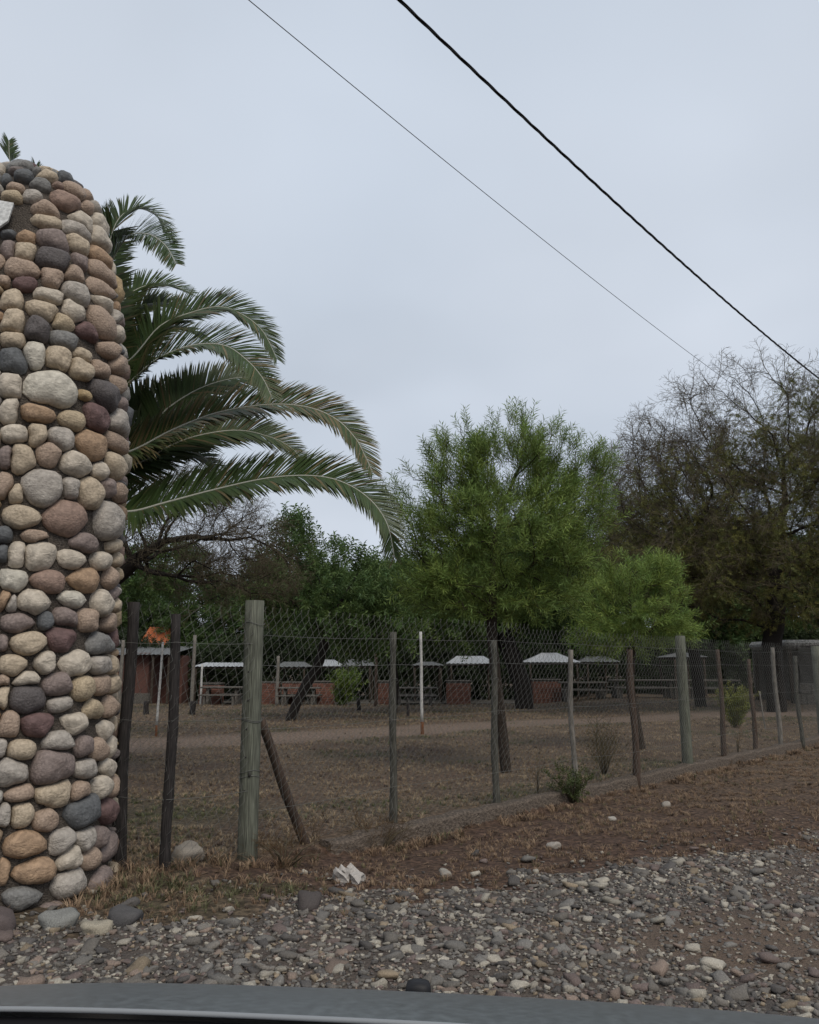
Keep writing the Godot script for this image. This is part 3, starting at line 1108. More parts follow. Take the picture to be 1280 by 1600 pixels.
func make_fence() -> void:
	rng.seed = 1313
	var corner := Vector3(-1.245, 0, -6.67)
	# x, z, height, radius, material, lean x, crook, label
	var posts := [
		[-0.155, -8.10, 1.77, 0.040, "post_grey", 0.0, 0.006, "grey split fence post standing one bay along from the thick round corner post"],
		[0.93, -9.11, 1.72, 0.042, "post_grey", 0.0, 0.010, ""],
		[1.98, -10.25, 1.64, 0.036, "post_pale", 0.0, 0.016, "pale crooked weathered fence post rising behind the green weed"],
		[2.98, -11.22, 1.66, 0.050, "post_brown", 0.0, 0.018, "gnarled brown fence post beside the twisted small tree"],
		[4.10, -12.55, 1.89, 0.078, "post_treated", 0.0, 0.0, "thick round greenish treated fence post in the middle of the run"],
		[5.10, -13.76, 1.71, 0.042, "post_brown", 0.0, 0.010, ""],
		[6.015, -14.77, 1.56, 0.040, "post_brown", 0.0, 0.012, ""],
		[6.815, -15.58, 1.78, 0.042, "post_pale", 0.0, 0.014, "pale bark-stripped fence post"],
		[7.52, -16.22, 1.63, 0.042, "post_grey", 0.0, 0.016, ""],
		[8.63, -17.66, 1.85, 0.085, "post_treated", 0.0, 0.0, "thick round treated fence post near the edge of the picture"],
		[9.75, -18.9, 1.70, 0.042, "post_grey", 0.0, 0.01, ""],
		[10.8, -20.1, 1.70, 0.042, "post_brown", 0.0, 0.01, ""],
		[11.9, -21.3, 1.72, 0.042, "post_grey", 0.0, 0.01, ""],
	]
	var run := thing("chain_link_fence", "long sagging chain link fence on wooden posts along the low concrete kerb beside the road", "fence", corner)
	var m := MB.new()
	pole(m, Vector3(0, -0.2, 0), Vector3(-0.01, 1.965, 0), 0.079, 0.076, 16, 0.0, 0.018, 8)
	var cp := part("post", m, M.post_treated, run)
	cp.set_meta("label", "thick round greenish corner post with nail holes and wire ties")
	m = MB.new()
	for y in [1.78, 1.02, 0.64, 0.60]:
		ring(m, Vector3(-0.004, y, 0), 0.0805, 0.0022)
	ring(m, Vector3(-0.004, 1.03, 0), 0.081, 0.002)
	part("wire_tie", m, M.wire, cp).set_meta("kind", "stuff")
	for y in [1.62, 1.40, 1.18, 0.96, 0.75, 0.50]:
		m = MB.new()
		var a := deg_to_rad(-18.0 + rnd(-3, 3))
		m.rock(Vector3(sin(a) * 0.078, y, cos(a) * 0.078), Vector3.ONE * 0.008, Basis(), y, 4, 6, 0.0, 0.0)
		part("nail", m, M.nail, cp)
	m = MB.new()
	m.rock(Vector3(0.01, 0.62, 0.082), Vector3(0.013, 0.022, 0.012), Basis(), 2.0, 4, 6, 0.4, 0.1)
	part("nail", m, M.nail, cp).set_meta("label", "dark iron bolt head")
	# a leaning prop behind it
	m = MB.new()
	pole(m, Vector3(0.40, -0.1, -0.60), Vector3(0.055, 1.02, -0.08), 0.042, 0.036, 7, 0.006, 0.06)
	part("brace", m, M.post_brown, run).set_meta("label", "leaning brown wooden prop against the corner post")
	var line := [corner]
	for q in posts:
		var at := Vector3(q[0], 0, q[1]) - corner
		m = MB.new()
		var thick: bool = q[3] > 0.06
		pole(m, at + Vector3(0, -0.15, 0), at + Vector3(rnd(-0.012, 0.012), q[2], 0), q[3], q[3] * (0.95 if thick else 0.82), 16 if thick else 8, q[6], 0.02 if thick else 0.10, 8 if thick else 12)
		var o := part("post", m, M[q[4]], run)
		if q[7]:
			o.set_meta("label", q[7])
		m = MB.new()
		for y in [0.95, 1.3]:
			ring(m, at + Vector3(0, y + rnd(-0.05, 0.05), 0), q[3] * 1.04, 0.0018)
		part("wire_tie", m, M.wire, o).set_meta("kind", "stuff")
		line.append(Vector3(q[0], 0, q[1]))
	var wm := MB.new()
	var nrm := Vector3(0.744, 0, 0.668)
	for i in line.size() - 1:
		var h0 := lerpf(1.93, 1.84, minf(i / 9.0, 1.0))
		link_mesh(wm, line[i] - corner + nrm * 0.045, line[i + 1] - corner + nrm * 0.045, 0.04, h0 + rnd(-0.02, 0.02), h0 + rnd(-0.02, 0.02), i * 2.1)
	part("wire_mesh", wm, M.wire, run).set_meta("kind", "stuff")
	for y in [0.35, 0.95, 1.46, 1.70]:
		m = MB.new()
		var pts := PackedVector3Array()
		for p in line:
			pts.append(p - corner + nrm * 0.05 + Vector3(0, y + rnd(-0.02, 0.02), 0))
		wire_line(m, pts, 0.0016, 0.012)
		part("tension_wire", m, M.wire, run)
	# the short run between the corner post and the pillar
	var short := thing("chain_link_fence", "short chain link fence with two dark posts between cobble pillar and thick corner post", "fence", Vector3(-1.74, 0, -6.23))
	var sp := [[-0.005, 0.0, 1.83, 0.042, 0.012], [-0.38, -0.13, 1.93, 0.052, 0.012]]
	for q in sp:
		m = MB.new()
		pole(m, Vector3(q[0], -0.15, q[1]), Vector3(q[0] - 0.02, q[2], q[1]), q[3], q[3] * 0.85, 9, q[4], 0.08, 12)
		part("post", m, M.post_dark, short)
	m = MB.new()
	link_mesh(m, Vector3(-1.25, 0, -0.05), Vector3(-0.38, 0, -0.07), 0.03, 1.96, 1.95, 1.0)
	link_mesh(m, Vector3(-0.38, 0, -0.07), Vector3(0.0, 0, 0.05), 0.03, 1.95, 1.92, 5.0)
	link_mesh(m, Vector3(0.0, 0, 0.05), Vector3(0.495, 0, -0.36), 0.03, 1.92, 1.94, 3.0)
	part("wire_mesh", m, M.wire, short).set_meta("kind", "stuff")
	for y in [0.5, 1.05, 1.62]:
		m = MB.new()
		wire_line(m, PackedVector3Array([Vector3(-1.2, y, -0.06), Vector3(-0.38, y, -0.07), Vector3(0.0, y, 0.055), Vector3(0.495, y, -0.36)]), 0.0016, 0.01)
		part("tension_wire", m, M.wire, short)
	# the kerb that carries the fence: a strip of rough poured concrete, broken here and there
	m = MB.new()
	var d := Vector3(0.668, 0, -0.744)
	var nk := 150
	for i in nk + 1:
		var u := 0.75 + 21.5 * i / nk
		var w := 0.075 + wob.get_noise_2d(u * 60.0, 5.0) * 0.03
		var hgt := 0.02 + wob.get_noise_2d(u * 45.0, 90.0) * 0.03
		var c := corner + d * u + nrm * 0.055
		for k in [[w + 0.03, -0.25], [w, hgt - 0.02], [w - 0.02, hgt], [-w + 0.02, hgt + 0.005], [-w, hgt - 0.015], [-w, -0.2]]:
			m.vert(c + nrm * k[0] + Vector3(0, k[1] + wob.get_noise_2d(u * 120.0, k[0] * 900.0) * 0.008, 0))
	for s in [0, nk]:
		for k in 4:
			m.tri(s * 6, s * 6 + k + 1, s * 6 + k + 2)
	for i in nk:
		for k in 5:
			var a := i * 6 + k
			m.quad(a, a + 1, a + 7, a + 6)
	tag(part("kerb", m, M.kerb, null, false), "", "", "", "structure")

# ---------------------------------------------------------------- cables overhead
func make_cables() -> void:
	# the cable sags gently between poles far outside the picture
	var a := Vector3(-0.08, 7.0, -6.04)
	var b := Vector3(8.0, 7.0, -15.3)
	var d := (b - a) / (b - a).length()
	var m := MB.new()
	for strand in 3:
		var p := PackedVector3Array()
		var r := PackedFloat32Array()
		for i in 700:
			var u := -12.0 + 0.075 * i
			var q := a + d * u
			q.y += 0.0032 * (u - 0.0) * (u - 12.3)
			var ph := u * 7.0 + TAU * strand / 3.0
			p.append(q + Vector3(0.744, 0, 0.668) * cos(ph) * 0.0085 + Vector3(0, sin(ph) * 0.0085, 0))
			r.append(0.0085)
		m.tube(p, r, 5, 0.0)
	tag(part("power_cable", m, M.cable, null), "thick black twisted cable strung overhead across the grey sky", "cable", "cables overhead")
	a = Vector3(-1.36, 7.0, -6.04)
	b = Vector3(5.71, 7.0, -14.8)
	d = (b - a) / (b - a).length()
	m = MB.new()
	var p := PackedVector3Array()
	var r := PackedFloat32Array()
	for i in 120:
		var u := -12.0 + 0.4 * i
		var q := a + d * u
		q.y += 0.0022 * u * (u - 11.26)
		p.append(q)
		r.append(0.0042)
	m.tube(p, r, 5, 0.0)
	tag(part("thin_cable", m, M.thin_cable, null), "thin grey wire strung overhead, ending in the bare tree top", "cable", "cables overhead")

# ---------------------------------------------------------------- trees
func leaf_blade(b: MB, at: Vector3, d: Vector3, long: float, wide: float, bend := 0.15) -> void:
	var s := d.cross(ball()).normalized() * wide * 0.5
	var m := at + d * long * 0.5
	var k := b.vert(at)
	b.vert(m + s)
	b.vert(m - s)
	b.vert(at + d * long + Vector3(0, -bend * long, 0))
	b.tri(k, k + 1, k + 2)
	b.tri(k + 2, k + 1, k + 3)

func sprig(leaves: int, stem: float, long: float, wide: float, spread: float, bend: float) -> ArrayMesh:
	var b := MB.new()
	b.tint = Color(0.55, 0.42, 0.35)
	b.tube(PackedVector3Array([Vector3.ZERO, Vector3(0.02, stem * 0.5, 0), Vector3(0, stem, 0.02)]), PackedFloat32Array([0.004, 0.003, 0.001]), 3)
	for i in leaves:
		var f := (i + 0.6) / leaves
		var a := i * 2.4 + rnd(-0.3, 0.3)
		var d := Vector3(cos(a) * spread, 1.0, sin(a) * spread).normalized()
		var k := rnd(0.8, 1.2)
		b.tint = Color(k, k, k)
		leaf_blade(b, Vector3(0, stem * (0.15 + 0.85 * f), 0), d, long * rnd(0.75, 1.15), wide, bend)
	return b.mesh(M.leaf, false)

func bare_spray(stem: float, thick: float) -> ArrayMesh:
	var b := MB.new()
	var main := PackedVector3Array()
	var r := PackedFloat32Array()
	for i in 6:
		var f := i / 5.0
		main.append(Vector3(sin(f * 3.0) * 0.06, f, cos(f * 2.4) * 0.05 - 0.05) * stem)
		r.append(lerpf(thick, thick * 0.35, f))
	b.tube(main, r, 3)
	for i in 9:
		var f := 0.15 + 0.8 * i / 9.0
		var a := i * 2.4 + rnd(-0.4, 0.4)
		var at := main[int(f * 5.0)].lerp(main[mini(int(f * 5.0) + 1, 5)], fmod(f * 5.0, 1.0))
		var d := Vector3(cos(a), rnd(0.5, 1.2), sin(a)).normalized()
		var l := stem * rnd(0.3, 0.6) * (1.1 - 0.5 * f)
		var q := PackedVector3Array([at, at + d * l * 0.5 + ball() * 0.04 * stem, at + d * l + Vector3(0, -0.08 * stem, 0) + ball() * 0.08 * stem])
		b.tube(q, PackedFloat32Array([thick * 0.6, thick * 0.45, thick * 0.25]), 3)
		for j in 3:
			var s := q[1].lerp(q[2], j / 2.5)
			var e := (d + ball() * 1.1).normalized()
			b.tube(PackedVector3Array([s, s + e * l * 0.28, s + e * l * 0.5 + Vector3(0, -0.03, 0) * stem]), PackedFloat32Array([thick * 0.4, thick * 0.3, thick * 0.2]), 3)
	return b.mesh(M.twig, true)

# branches grow towards points spread through the crown
func grow(trunk: PackedVector3Array, goals: PackedVector3Array, step: float, reach: float, kill: float, jitter: float, rounds := 90) -> Array:
	var pos := PackedVector3Array(trunk)
	var par := PackedInt32Array()
	for i in trunk.size():
		par.append(i - 1)
	var near := PackedInt32Array()
	var nd := PackedFloat32Array()
	near.resize(goals.size())
	nd.resize(goals.size())
	nd.fill(1e9)
	var from := 0
	var kids := {}
	var live := PackedByteArray()
	live.resize(goals.size())
	live.fill(1)
	for it in rounds:
		for g in goals.size():
			if live[g] == 0:
				continue
			var gp := goals[g]
			for i in range(from, pos.size()):
				var dd := gp.distance_squared_to(pos[i])
				if dd < nd[g]:
					nd[g] = dd
					near[g] = i
			if nd[g] < kill * kill:
				live[g] = 0
		from = pos.size()
		var pull := {}
		for g in goals.size():
			if live[g] and nd[g] < reach * reach:
				var i := near[g]
				if kids.get(i, []).size() >= 3:
					live[g] = 0
					continue
				pull[i] = pull.get(i, Vector3.ZERO) + (goals[g] - pos[i]).normalized()
		if pull.is_empty():
			break
		for i in pull:
			var d: Vector3 = (pull[i] as Vector3).normalized()
			if par[i] >= 0:
				d = (d + (pos[i] - pos[par[i]]).normalized() * 0.45).normalized()
			d = (d + ball() * jitter).normalized()
			var at := pos[i] + d * step
			var twin := false
			for o in kids.get(i, []):
				if at.distance_squared_to(o) < step * step * 0.3:
					twin = true
			if twin:
				for g in goals.size():
					if live[g] and near[g] == i and nd[g] < reach * reach:
						live[g] = 0
				continue
			if not kids.has(i):
				kids[i] = []
			kids[i].append(at)
			pos.append(at)
			par.append(i)
	return [pos, par]

# meshes for the trunk and each limb; returns [positions, parents, radii, is_tip]
func wood(root: Node3D, g: Array, trunk_n: int, r_tip: float, r_base: float, m: Material) -> Array:
	var pos: PackedVector3Array = g[0]
	var par: PackedInt32Array = g[1]
	var n := pos.size()
	var w := PackedFloat32Array()
	w.resize(n)
	var kids := PackedInt32Array()
	kids.resize(n)
	for i in range(n - 1, -1, -1):
		if w[i] <= 0.0:
			w[i] = 1.0
		if par[i] >= 0:
			w[par[i]] += w[i]
			kids[par[i]] += 1
	var e := log(r_base / r_tip) / log(maxf(w[0], 2.0))
	var r := PackedFloat32Array()
	r.resize(n)
	for i in n:
		r[i] = r_tip * pow(w[i], e)
	var heir := PackedInt32Array()
	heir.resize(n)
	heir.fill(-1)
	for i in n:
		var p := par[i]
		if p >= 0 and (heir[p] < 0 or w[i] > w[heir[p]]):
			heir[p] = i
	for i in trunk_n - 1:
		heir[i] = i + 1
	var limb_of := PackedInt32Array()
	limb_of.resize(n)
	limb_of.fill(-1)
	var limbs: Array[MB] = [MB.new()]
	for i in n:
		var p := par[i]
		if p >= 0 and heir[p] == i:
			continue
		var pts := PackedVector3Array()
		var rr := PackedFloat32Array()
		var lid := 0
		if p >= 0:
			lid = limb_of[p]
			if lid == 0 and r[i] > r_base * 0.22 and limbs.size() < 14:
				limbs.append(MB.new())
				lid = limbs.size() - 1
			pts.append(pos[p])
			rr.append(minf(r[p], r[i] * 1.25))
		var j := i
		while j >= 0:
			limb_of[j] = lid
			pts.append(pos[j])
			rr.append(r[j])
			j = heir[j]
		limbs[lid].tube(pts, rr, 9 if rr[0] > 0.06 else (5 if rr[0] > 0.02 else 3), 0.08 if rr[0] > 0.04 else 0.0, false)
	part("trunk", limbs[0], m, root)
	for k in range(1, limbs.size()):
		part("limb", limbs[k], m, root)
	return [pos, par, r, kids]

func in_blobs(blobs: Array, count: int, shell: float) -> PackedVector3Array:
	var out := PackedVector3Array()
	var sum := 0.0
	for b in blobs:
		sum += b[1].x * b[1].y * b[1].z
	for b in blobs:
		var k := int(ceil(count * b[1].x * b[1].y * b[1].z / sum))
		for i in k:
			var q := ball()
			q = q.normalized() * pow(q.length(), shell)
			out.append(b[0] + q * b[1])
	return out

func bent_trunk(pts: Array, each: int) -> PackedVector3Array:
	var p := PackedVector3Array()
	for q in pts:
		p.append(q)
	return spline(p, each)

func leaf_colour(base: Vector3, spread: float, yellow: float) -> Color:
	var k := rnd(1.0 - spread, 1.0 + spread)
	var y := rng.randf() * yellow
	return Color(base.x * k * (1.0 + y), base.y * k * (1.0 + y * 0.45), base.z * k)

func leafy_tree(called: String, label: String, at: Vector3, trunk: Array, blobs: Array, goals: int, step: float, r_base: float, sp: ArrayMesh, per: int, size: float, col: Vector3, bark: Material, up: float, yellow := 0.5, group := "", fill := 120.0) -> Node3D:
	var root := thing(called, label, "tree", at, 0.0, group)
	var tp := bent_trunk(trunk, 4)
	var g := grow(tp, in_blobs(blobs, goals, 0.6), step, 3.5 * step + 1.2, step * 1.15, 0.22)
	var wd := wood(root, g, tp.size(), 0.006, r_base, bark)
	var pos: PackedVector3Array = wd[0]
	var par: PackedInt32Array = wd[1]
	var r: PackedFloat32Array = wd[2]
	var s := Scatter.new()
	var mid := Vector3.ZERO
	for b in blobs:
		mid += b[0] / blobs.size()
	for i in range(tp.size(), pos.size()):
		if r[i] > r_base * 0.34:
			continue
		var d := (pos[i] - pos[par[i]]).normalized()
		var out := (pos[i] - mid).normalized()
		for k in per:
			var e := (d * 0.6 + out * 0.5 + Vector3.UP * up + ball() * 0.75).normalized()
			var z := size * rnd(0.7, 1.25)
			s.put(Transform3D(aim(e, rnd(0, TAU)).scaled_local(Vector3.ONE * z), pos[par[i]].lerp(pos[i], rng.randf()) + ball() * step * 0.5), leaf_colour(col, 0.28, yellow))
	# shoots between the branch tips fill the rest of the crown in loose clumps
	for b in blobs:
		var n := int(fill * b[1].x * b[1].y * b[1].z)
		var clump: Vector3 = b[0]
		for i in n:
			if i % 26 == 0:
				var q := ball()
				clump = b[0] + q.normalized() * pow(q.length(), 0.35) * b[1] * 0.95
			var at2: Vector3 = clump + ball() * (b[1] as Vector3) * 0.30
			var out: Vector3 = ((at2 - mid) / (b[1] as Vector3)).normalized()
			var e: Vector3 = (out * 0.7 + Vector3.UP * up + ball() * 0.6).normalized()
			s.put(Transform3D(aim(e, rnd(0, TAU)).scaled_local(Vector3.ONE * size * rnd(0.7, 1.25)), at2), leaf_colour(col, 0.3, yellow))
	scatter("crown", s, sp, root)
	return root

func make_trees() -> void:
	rng.seed = 2024
	var narrow := sprig(18, 0.28, 0.125, 0.0105, 1.05, 0.10)
	var feather := sprig(22, 0.30, 0.075, 0.014, 1.1, 0.2)
	var dense := sprig(20, 0.30, 0.10, 0.024, 1.2, 0.25)
	var bright := Vector3(0.128, 0.204, 0.055)
	# the young willow-leaved tree in the middle, just behind the fence
	leafy_tree("green_tree", "bright green narrow-leaved young tree in the middle, growing just behind the wire fence", Vector3(1.29, 0, -11.74),
		[Vector3(0.05, -0.1, 0), Vector3(0.0, 0.5, 0), Vector3(-0.07, 1.2, 0.05), Vector3(-0.12, 1.9, 0.0), Vector3(-0.10, 2.6, 0.0)],
		[[Vector3(0.0, 3.05, 0), Vector3(1.35, 0.8, 1.3)], [Vector3(-0.75, 3.5, 0.1), Vector3(0.8, 0.8, 0.8)], [Vector3(0.2, 4.15, 0.0), Vector3(0.75, 0.95, 0.75)], [Vector3(0.95, 3.75, 0.0), Vector3(0.7, 0.9, 0.7)], [Vector3(-0.45, 4.25, 0.2), Vector3(0.5, 0.65, 0.5)], [Vector3(0.6, 4.3, 0.1), Vector3(0.5, 0.7, 0.5)], [Vector3(-0.25, 2.4, 0.1), Vector3(1.15, 0.35, 1.1)]],
		620, 0.2, 0.075, narrow, 4, 0.95, bright, M.bark, 0.75, 0.45, "", 950.0)
	leafy_tree("green_tree", "smaller bright green bushy tree with a twisted double stem, beside the huge forked tree", Vector3(4.0, 0, -14.77),
		[Vector3(0.05, -0.1, 0), Vector3(-0.03, 0.5, 0), Vector3(-0.12, 1.1, 0.05), Vector3(-0.05, 1.7, 0.0)],
		[[Vector3(-0.5, 2.3, 0), Vector3(0.75, 0.55, 0.9)], [Vector3(0.12, 2.5, 0.1), Vector3(0.8, 0.7, 0.8)], [Vector3(-0.02, 2.9, 0.0), Vector3(0.5, 0.45, 0.6)], [Vector3(0.8, 2.1, 0.0), Vector3(0.33, 0.28, 0.5)]],
		380, 0.2, 0.075, narrow, 4, 1.0, bright * 1.15, M.bark, 0.35, 0.5, "", 1100.0)
	# dark green trees around the shelters
	var dark := Vector3(0.062, 0.112, 0.038)
	leafy_tree("shade_tree", "dark green tree with a leaning dark trunk, beyond the thick corner post", Vector3(-3.42, -0.08, -23.6),
		[Vector3(0, -0.2, 0), Vector3(0.35, 0.7, 0), Vector3(0.85, 1.6, 0), Vector3(1.05, 2.4, 0)],
		[[Vector3(0.9, 3.6, 0), Vector3(2.1, 1.2, 1.8)], [Vector3(0.1, 4.5, 0), Vector3(1.0, 1.15, 1.2)], [Vector3(2.2, 3.0, 0), Vector3(1.6, 0.9, 1.5)]],
		420, 0.34, 0.14, dense, 4, 1.7, dark, M.bark_dark, 0.2, 0.5, "shade trees around the picnic shelters")
	leafy_tree("shade_tree", "dark green spreading tree behind the drooping tip of the lowest palm frond", Vector3(-0.6, -0.15, -29.0),
		[Vector3(0, -0.2, 0), Vector3(0.1, 1.0, 0), Vector3(-0.1, 2.2, 0)],
		[[Vector3(-1.0, 3.5, 0), Vector3(2.3, 1.3, 2.0)], [Vector3(1.3, 3.7, 0), Vector3(2.3, 1.35, 2.0)], [Vector3(0.2, 4.2, 0), Vector3(1.6, 1.0, 1.5)]],
		420, 0.38, 0.14, dense, 4, 1.9, dark * 1.15, M.bark_dark, 0.2, 0.6, "shade trees around the picnic shelters")
	leafy_tree("shade_tree", "thick dark trunked tree in front of the brightest picnic roof", Vector3(4.45, -0.25, -33.2),
		[Vector3(0.1, -0.2, 0), Vector3(0.0, 1.0, 0), Vector3(-0.5, 2.4, 0), Vector3(-0.7, 3.4, 0)],
		[[Vector3(-1.8, 4.6, 0), Vector3(2.6, 1.6, 2.2)], [Vector3(1.4, 4.8, 0), Vector3(2.6, 1.7, 2.2)], [Vector3(0, 5.9, 0), Vector3(1.8, 1.2, 1.6)]],
		420, 0.42, 0.36, dense, 4, 2.0, dark, M.bark_dark, 0.2, 0.5, "shade trees around the picnic shelters")
	leafy_tree("shade_tree", "dark green tree over the reddish house near the cobble pillar", Vector3(-12.2, -0.1, -30.0),
		[Vector3(0, -0.2, 0), Vector3(0.1, 1.1, 0), Vector3(0.2, 2.4, 0)],
		[[Vector3(0.2, 4.3, 0), Vector3(2.0, 1.0, 1.9)], [Vector3(3.0, 5.0, 0), Vector3(1.7, 0.9, 1.5)]],
		360, 0.38, 0.15, dense, 4, 1.8, dark, M.bark_dark, 0.2, 0.5, "shade trees around the picnic shelters")
	# one far tree, then its copies in a row behind the shelters
	var far := leafy_tree("far_tree", "far dark green tree in the row behind the picnic shelters", Vector3(-17.5, -0.36, -49.5),
		[Vector3(0, -0.2, 0), Vector3(0.2, 1.5, 0), Vector3(0.0, 2.6, 0)],
		[[Vector3(0, 3.6, 0), Vector3(3.6, 2.6, 2.6)], [Vector3(-1.6, 5.6, 0), Vector3(2.2, 1.7, 1.8)], [Vector3(1.6, 5.2, 0), Vector3(2.4, 1.9, 1.8)]],
		380, 0.5, 0.2, dense, 5, 2.5, dark * 0.9, M.bark_dark, 0.1, 0.4, "far trees in a row behind the picnic shelters", 60.0)
	for q in [[-10.4, 48.5, 0.95], [-5.2, 48.5, 1.0], [-0.8, 47.0, 0.98], [3.8, 48.0, 1.1], [8.4, 47.0, 1.05], [13.0, 48.0, 1.1], [17.8, 46.5, 1.2], [23.0, 47.5, 1.2], [28.5, 47.0, 1.2], [-20.0, 48.0, 1.05]]:
		var o := copy_of(far)
		o.position = Vector3(q[0], -0.36 if q[0] < 8.0 else 0.0, -q[1])
		o.rotation.y = rnd(0, TAU)
		o.scale = Vector3.ONE * q[2]
	make_bare_trees(feather)

func bare_tree(called: String, label: String, at: Vector3, trunks: Array, blobs: Array, goals: int, step: float, r_base: float, spray: ArrayMesh, per: int, size: float, leafy: Array, leaf: ArrayMesh, leaf_n: int, leaf_col: Vector3, droop: float) -> void:
	var root := thing(called, label, "tree", at)
	var tp := bent_trunk(trunks, 4)
	var g := grow(tp, in_blobs(blobs, goals, 0.55), step, 4.0 * step + 1.5, step * 1.1, 0.38)
	var wd := wood(root, g, tp.size(), 0.007, r_base, M.bark_dark)
	var pos: PackedVector3Array = wd[0]
	var par: PackedInt32Array = wd[1]
	var r: PackedFloat32Array = wd[2]
	var s := Scatter.new()
	var ls := Scatter.new()
	for i in range(tp.size(), pos.size()):
		if r[i] > r_base * 0.16:
			continue
		var d := (pos[i] - pos[par[i]]).normalized()
		for k in per:
			if rng.randf() < 0.75:
				var e := (d + ball() * 0.7 + Vector3.UP * 0.15).normalized()
				s.put(Transform3D(aim(e, rnd(0, TAU)).scaled_local(Vector3.ONE * size * rnd(0.6, 1.2)), pos[i]), Color.WHITE * rnd(0.7, 1.3))
		for b in leafy:
			var q: Vector3 = (pos[i] - b[0]) / b[1]
			if q.length() < 1.0 + wob.get_noise_3d(pos[i].x * 18.0, pos[i].y * 18.0, pos[i].z * 18.0) * 0.8:
				for k in leaf_n:
					var e := (d * 0.4 + ball() + Vector3.DOWN * droop).normalized()
					ls.put(Transform3D(aim(e, rnd(0, TAU)).scaled_local(Vector3.ONE * size * rnd(0.8, 1.5)), pos[i] + ball() * step), leaf_colour(leaf_col, 0.35, 0.5))
				break
	scatter("twigs", s, spray, root)
	if ls.t.size():
		scatter("crown", ls, leaf, root)

func make_bare_trees(feather: ArrayMesh) -> void:
	rng.seed = 808
	var spray := bare_spray(0.95, 0.0095)
	var olive := Vector3(0.118, 0.138, 0.048)
	bare_tree("bare_tree", "huge half bare spreading tree with a dark forked trunk, near the edge of the picture", Vector3(11.7, 0, -26.8),
		[Vector3(0.0, -0.2, 0), Vector3(0.0, 1.0, 0), Vector3(0.0, 2.1, 0), Vector3(0.25, 3.3, 0), Vector3(0.2, 4.6, 0)],
		[[Vector3(-0.6, 6.6, 0), Vector3(4.6, 2.4, 3.4)], [Vector3(-0.4, 9.2, 0), Vector3(3.3, 2.3, 2.6)], [Vector3(4.0, 8.0, 0), Vector3(3.6, 3.6, 3.2)], [Vector3(-3.4, 4.6, 0.5), Vector3(2.4, 1.4, 2.4)], [Vector3(2.5, 5.0, 0.5), Vector3(3.0, 1.6, 2.6)], [Vector3(-1.0, 4.0, 0.8), Vector3(4.6, 1.3, 2.6)]],
		1700, 0.36, 0.30, spray, 2, 1.0,
		[[Vector3(-1.0, 5.4, 0), Vector3(5.2, 2.5, 3.6)], [Vector3(2.6, 7.0, 0), Vector3(4.6, 3.6, 3.6)], [Vector3(-1.5, 3.6, 0.8), Vector3(4.6, 1.2, 2.6)]], feather, 12, olive, 0.25)
	bare_tree("bare_tree", "round topped bare tree of fine twigs between the green trees and the huge forked tree", Vector3(10.2, 0, -30.0),
		[Vector3(0.2, -0.2, 0), Vector3(0.1, 1.5, 0), Vector3(0.0, 3.2, 0), Vector3(0.1, 5.4, 0)],
		[[Vector3(-0.2, 7.6, 0), Vector3(3.5, 2.7, 2.8)], [Vector3(-0.6, 5.6, 0), Vector3(3.3, 1.9, 2.6)]],
		1000, 0.36, 0.20, spray, 3, 1.0,
		[[Vector3(0.2, 5.2, 0), Vector3(3.8, 2.4, 2.8)]], feather, 12, olive, 0.25)
	bare_tree("bare_tree", "dark leaning bare tree with fanned branches under the lowest palm frond", Vector3(-7.6, 0, -16.5),
		[Vector3(0.0, -0.2, 0), Vector3(0.2, 1.1, 0), Vector3(0.8, 2.2, 0), Vector3(1.5, 3.0, 0), Vector3(2.1, 3.6, 0)],
		[[Vector3(3.2, 4.0, 0), Vector3(1.7, 1.0, 1.4)], [Vector3(2.7, 4.7, 0), Vector3(1.3, 0.8, 1.2)], [Vector3(4.2, 3.3, 0), Vector3(1.1, 0.75, 1.1)], [Vector3(1.0, 4.4, 0), Vector3(1.3, 0.9, 1.2)]],
		1000, 0.22, 0.17, spray, 3, 0.62,
		[[Vector3(4.2, 2.7, 0), Vector3(1.2, 0.7, 1.2)]], feather, 2, Vector3(0.06, 0.07, 0.03), 0.2)

# ---------------------------------------------------------------- shelters, grills, tables, house
func corrugated(b: MB, a: Vector3, c: Vector3, d: Vector3, e: Vector3, waves: int) -> void:
	# a sheet from the eave a-c up to the ridge e-d, ribbed from eave to ridge, 4 mm thick
	var n := waves * 4
	var nrm := (c - a).cross(e - a).normalized()
	if nrm.y < 0.0:
		nrm = -nrm
	for i in n + 1:
		var f := float(i) / n
		var off := nrm * 0.018 * sin(f * waves * TAU)
		b.vert(a.lerp(c, f) + off)
		b.vert(e.lerp(d, f) + off)
		b.vert(a.lerp(c, f) + off - nrm * 0.006)
		b.vert(e.lerp(d, f) + off - nrm * 0.006)
	for i in n:
		var k := i * 4
		b.quad(k, k + 1, k + 5, k + 4)
		b.quad(k + 2, k + 6, k + 7, k + 3)
		b.quad(k, k + 4, k + 6, k + 2)
		b.quad(k + 1, k + 3, k + 7, k + 5)

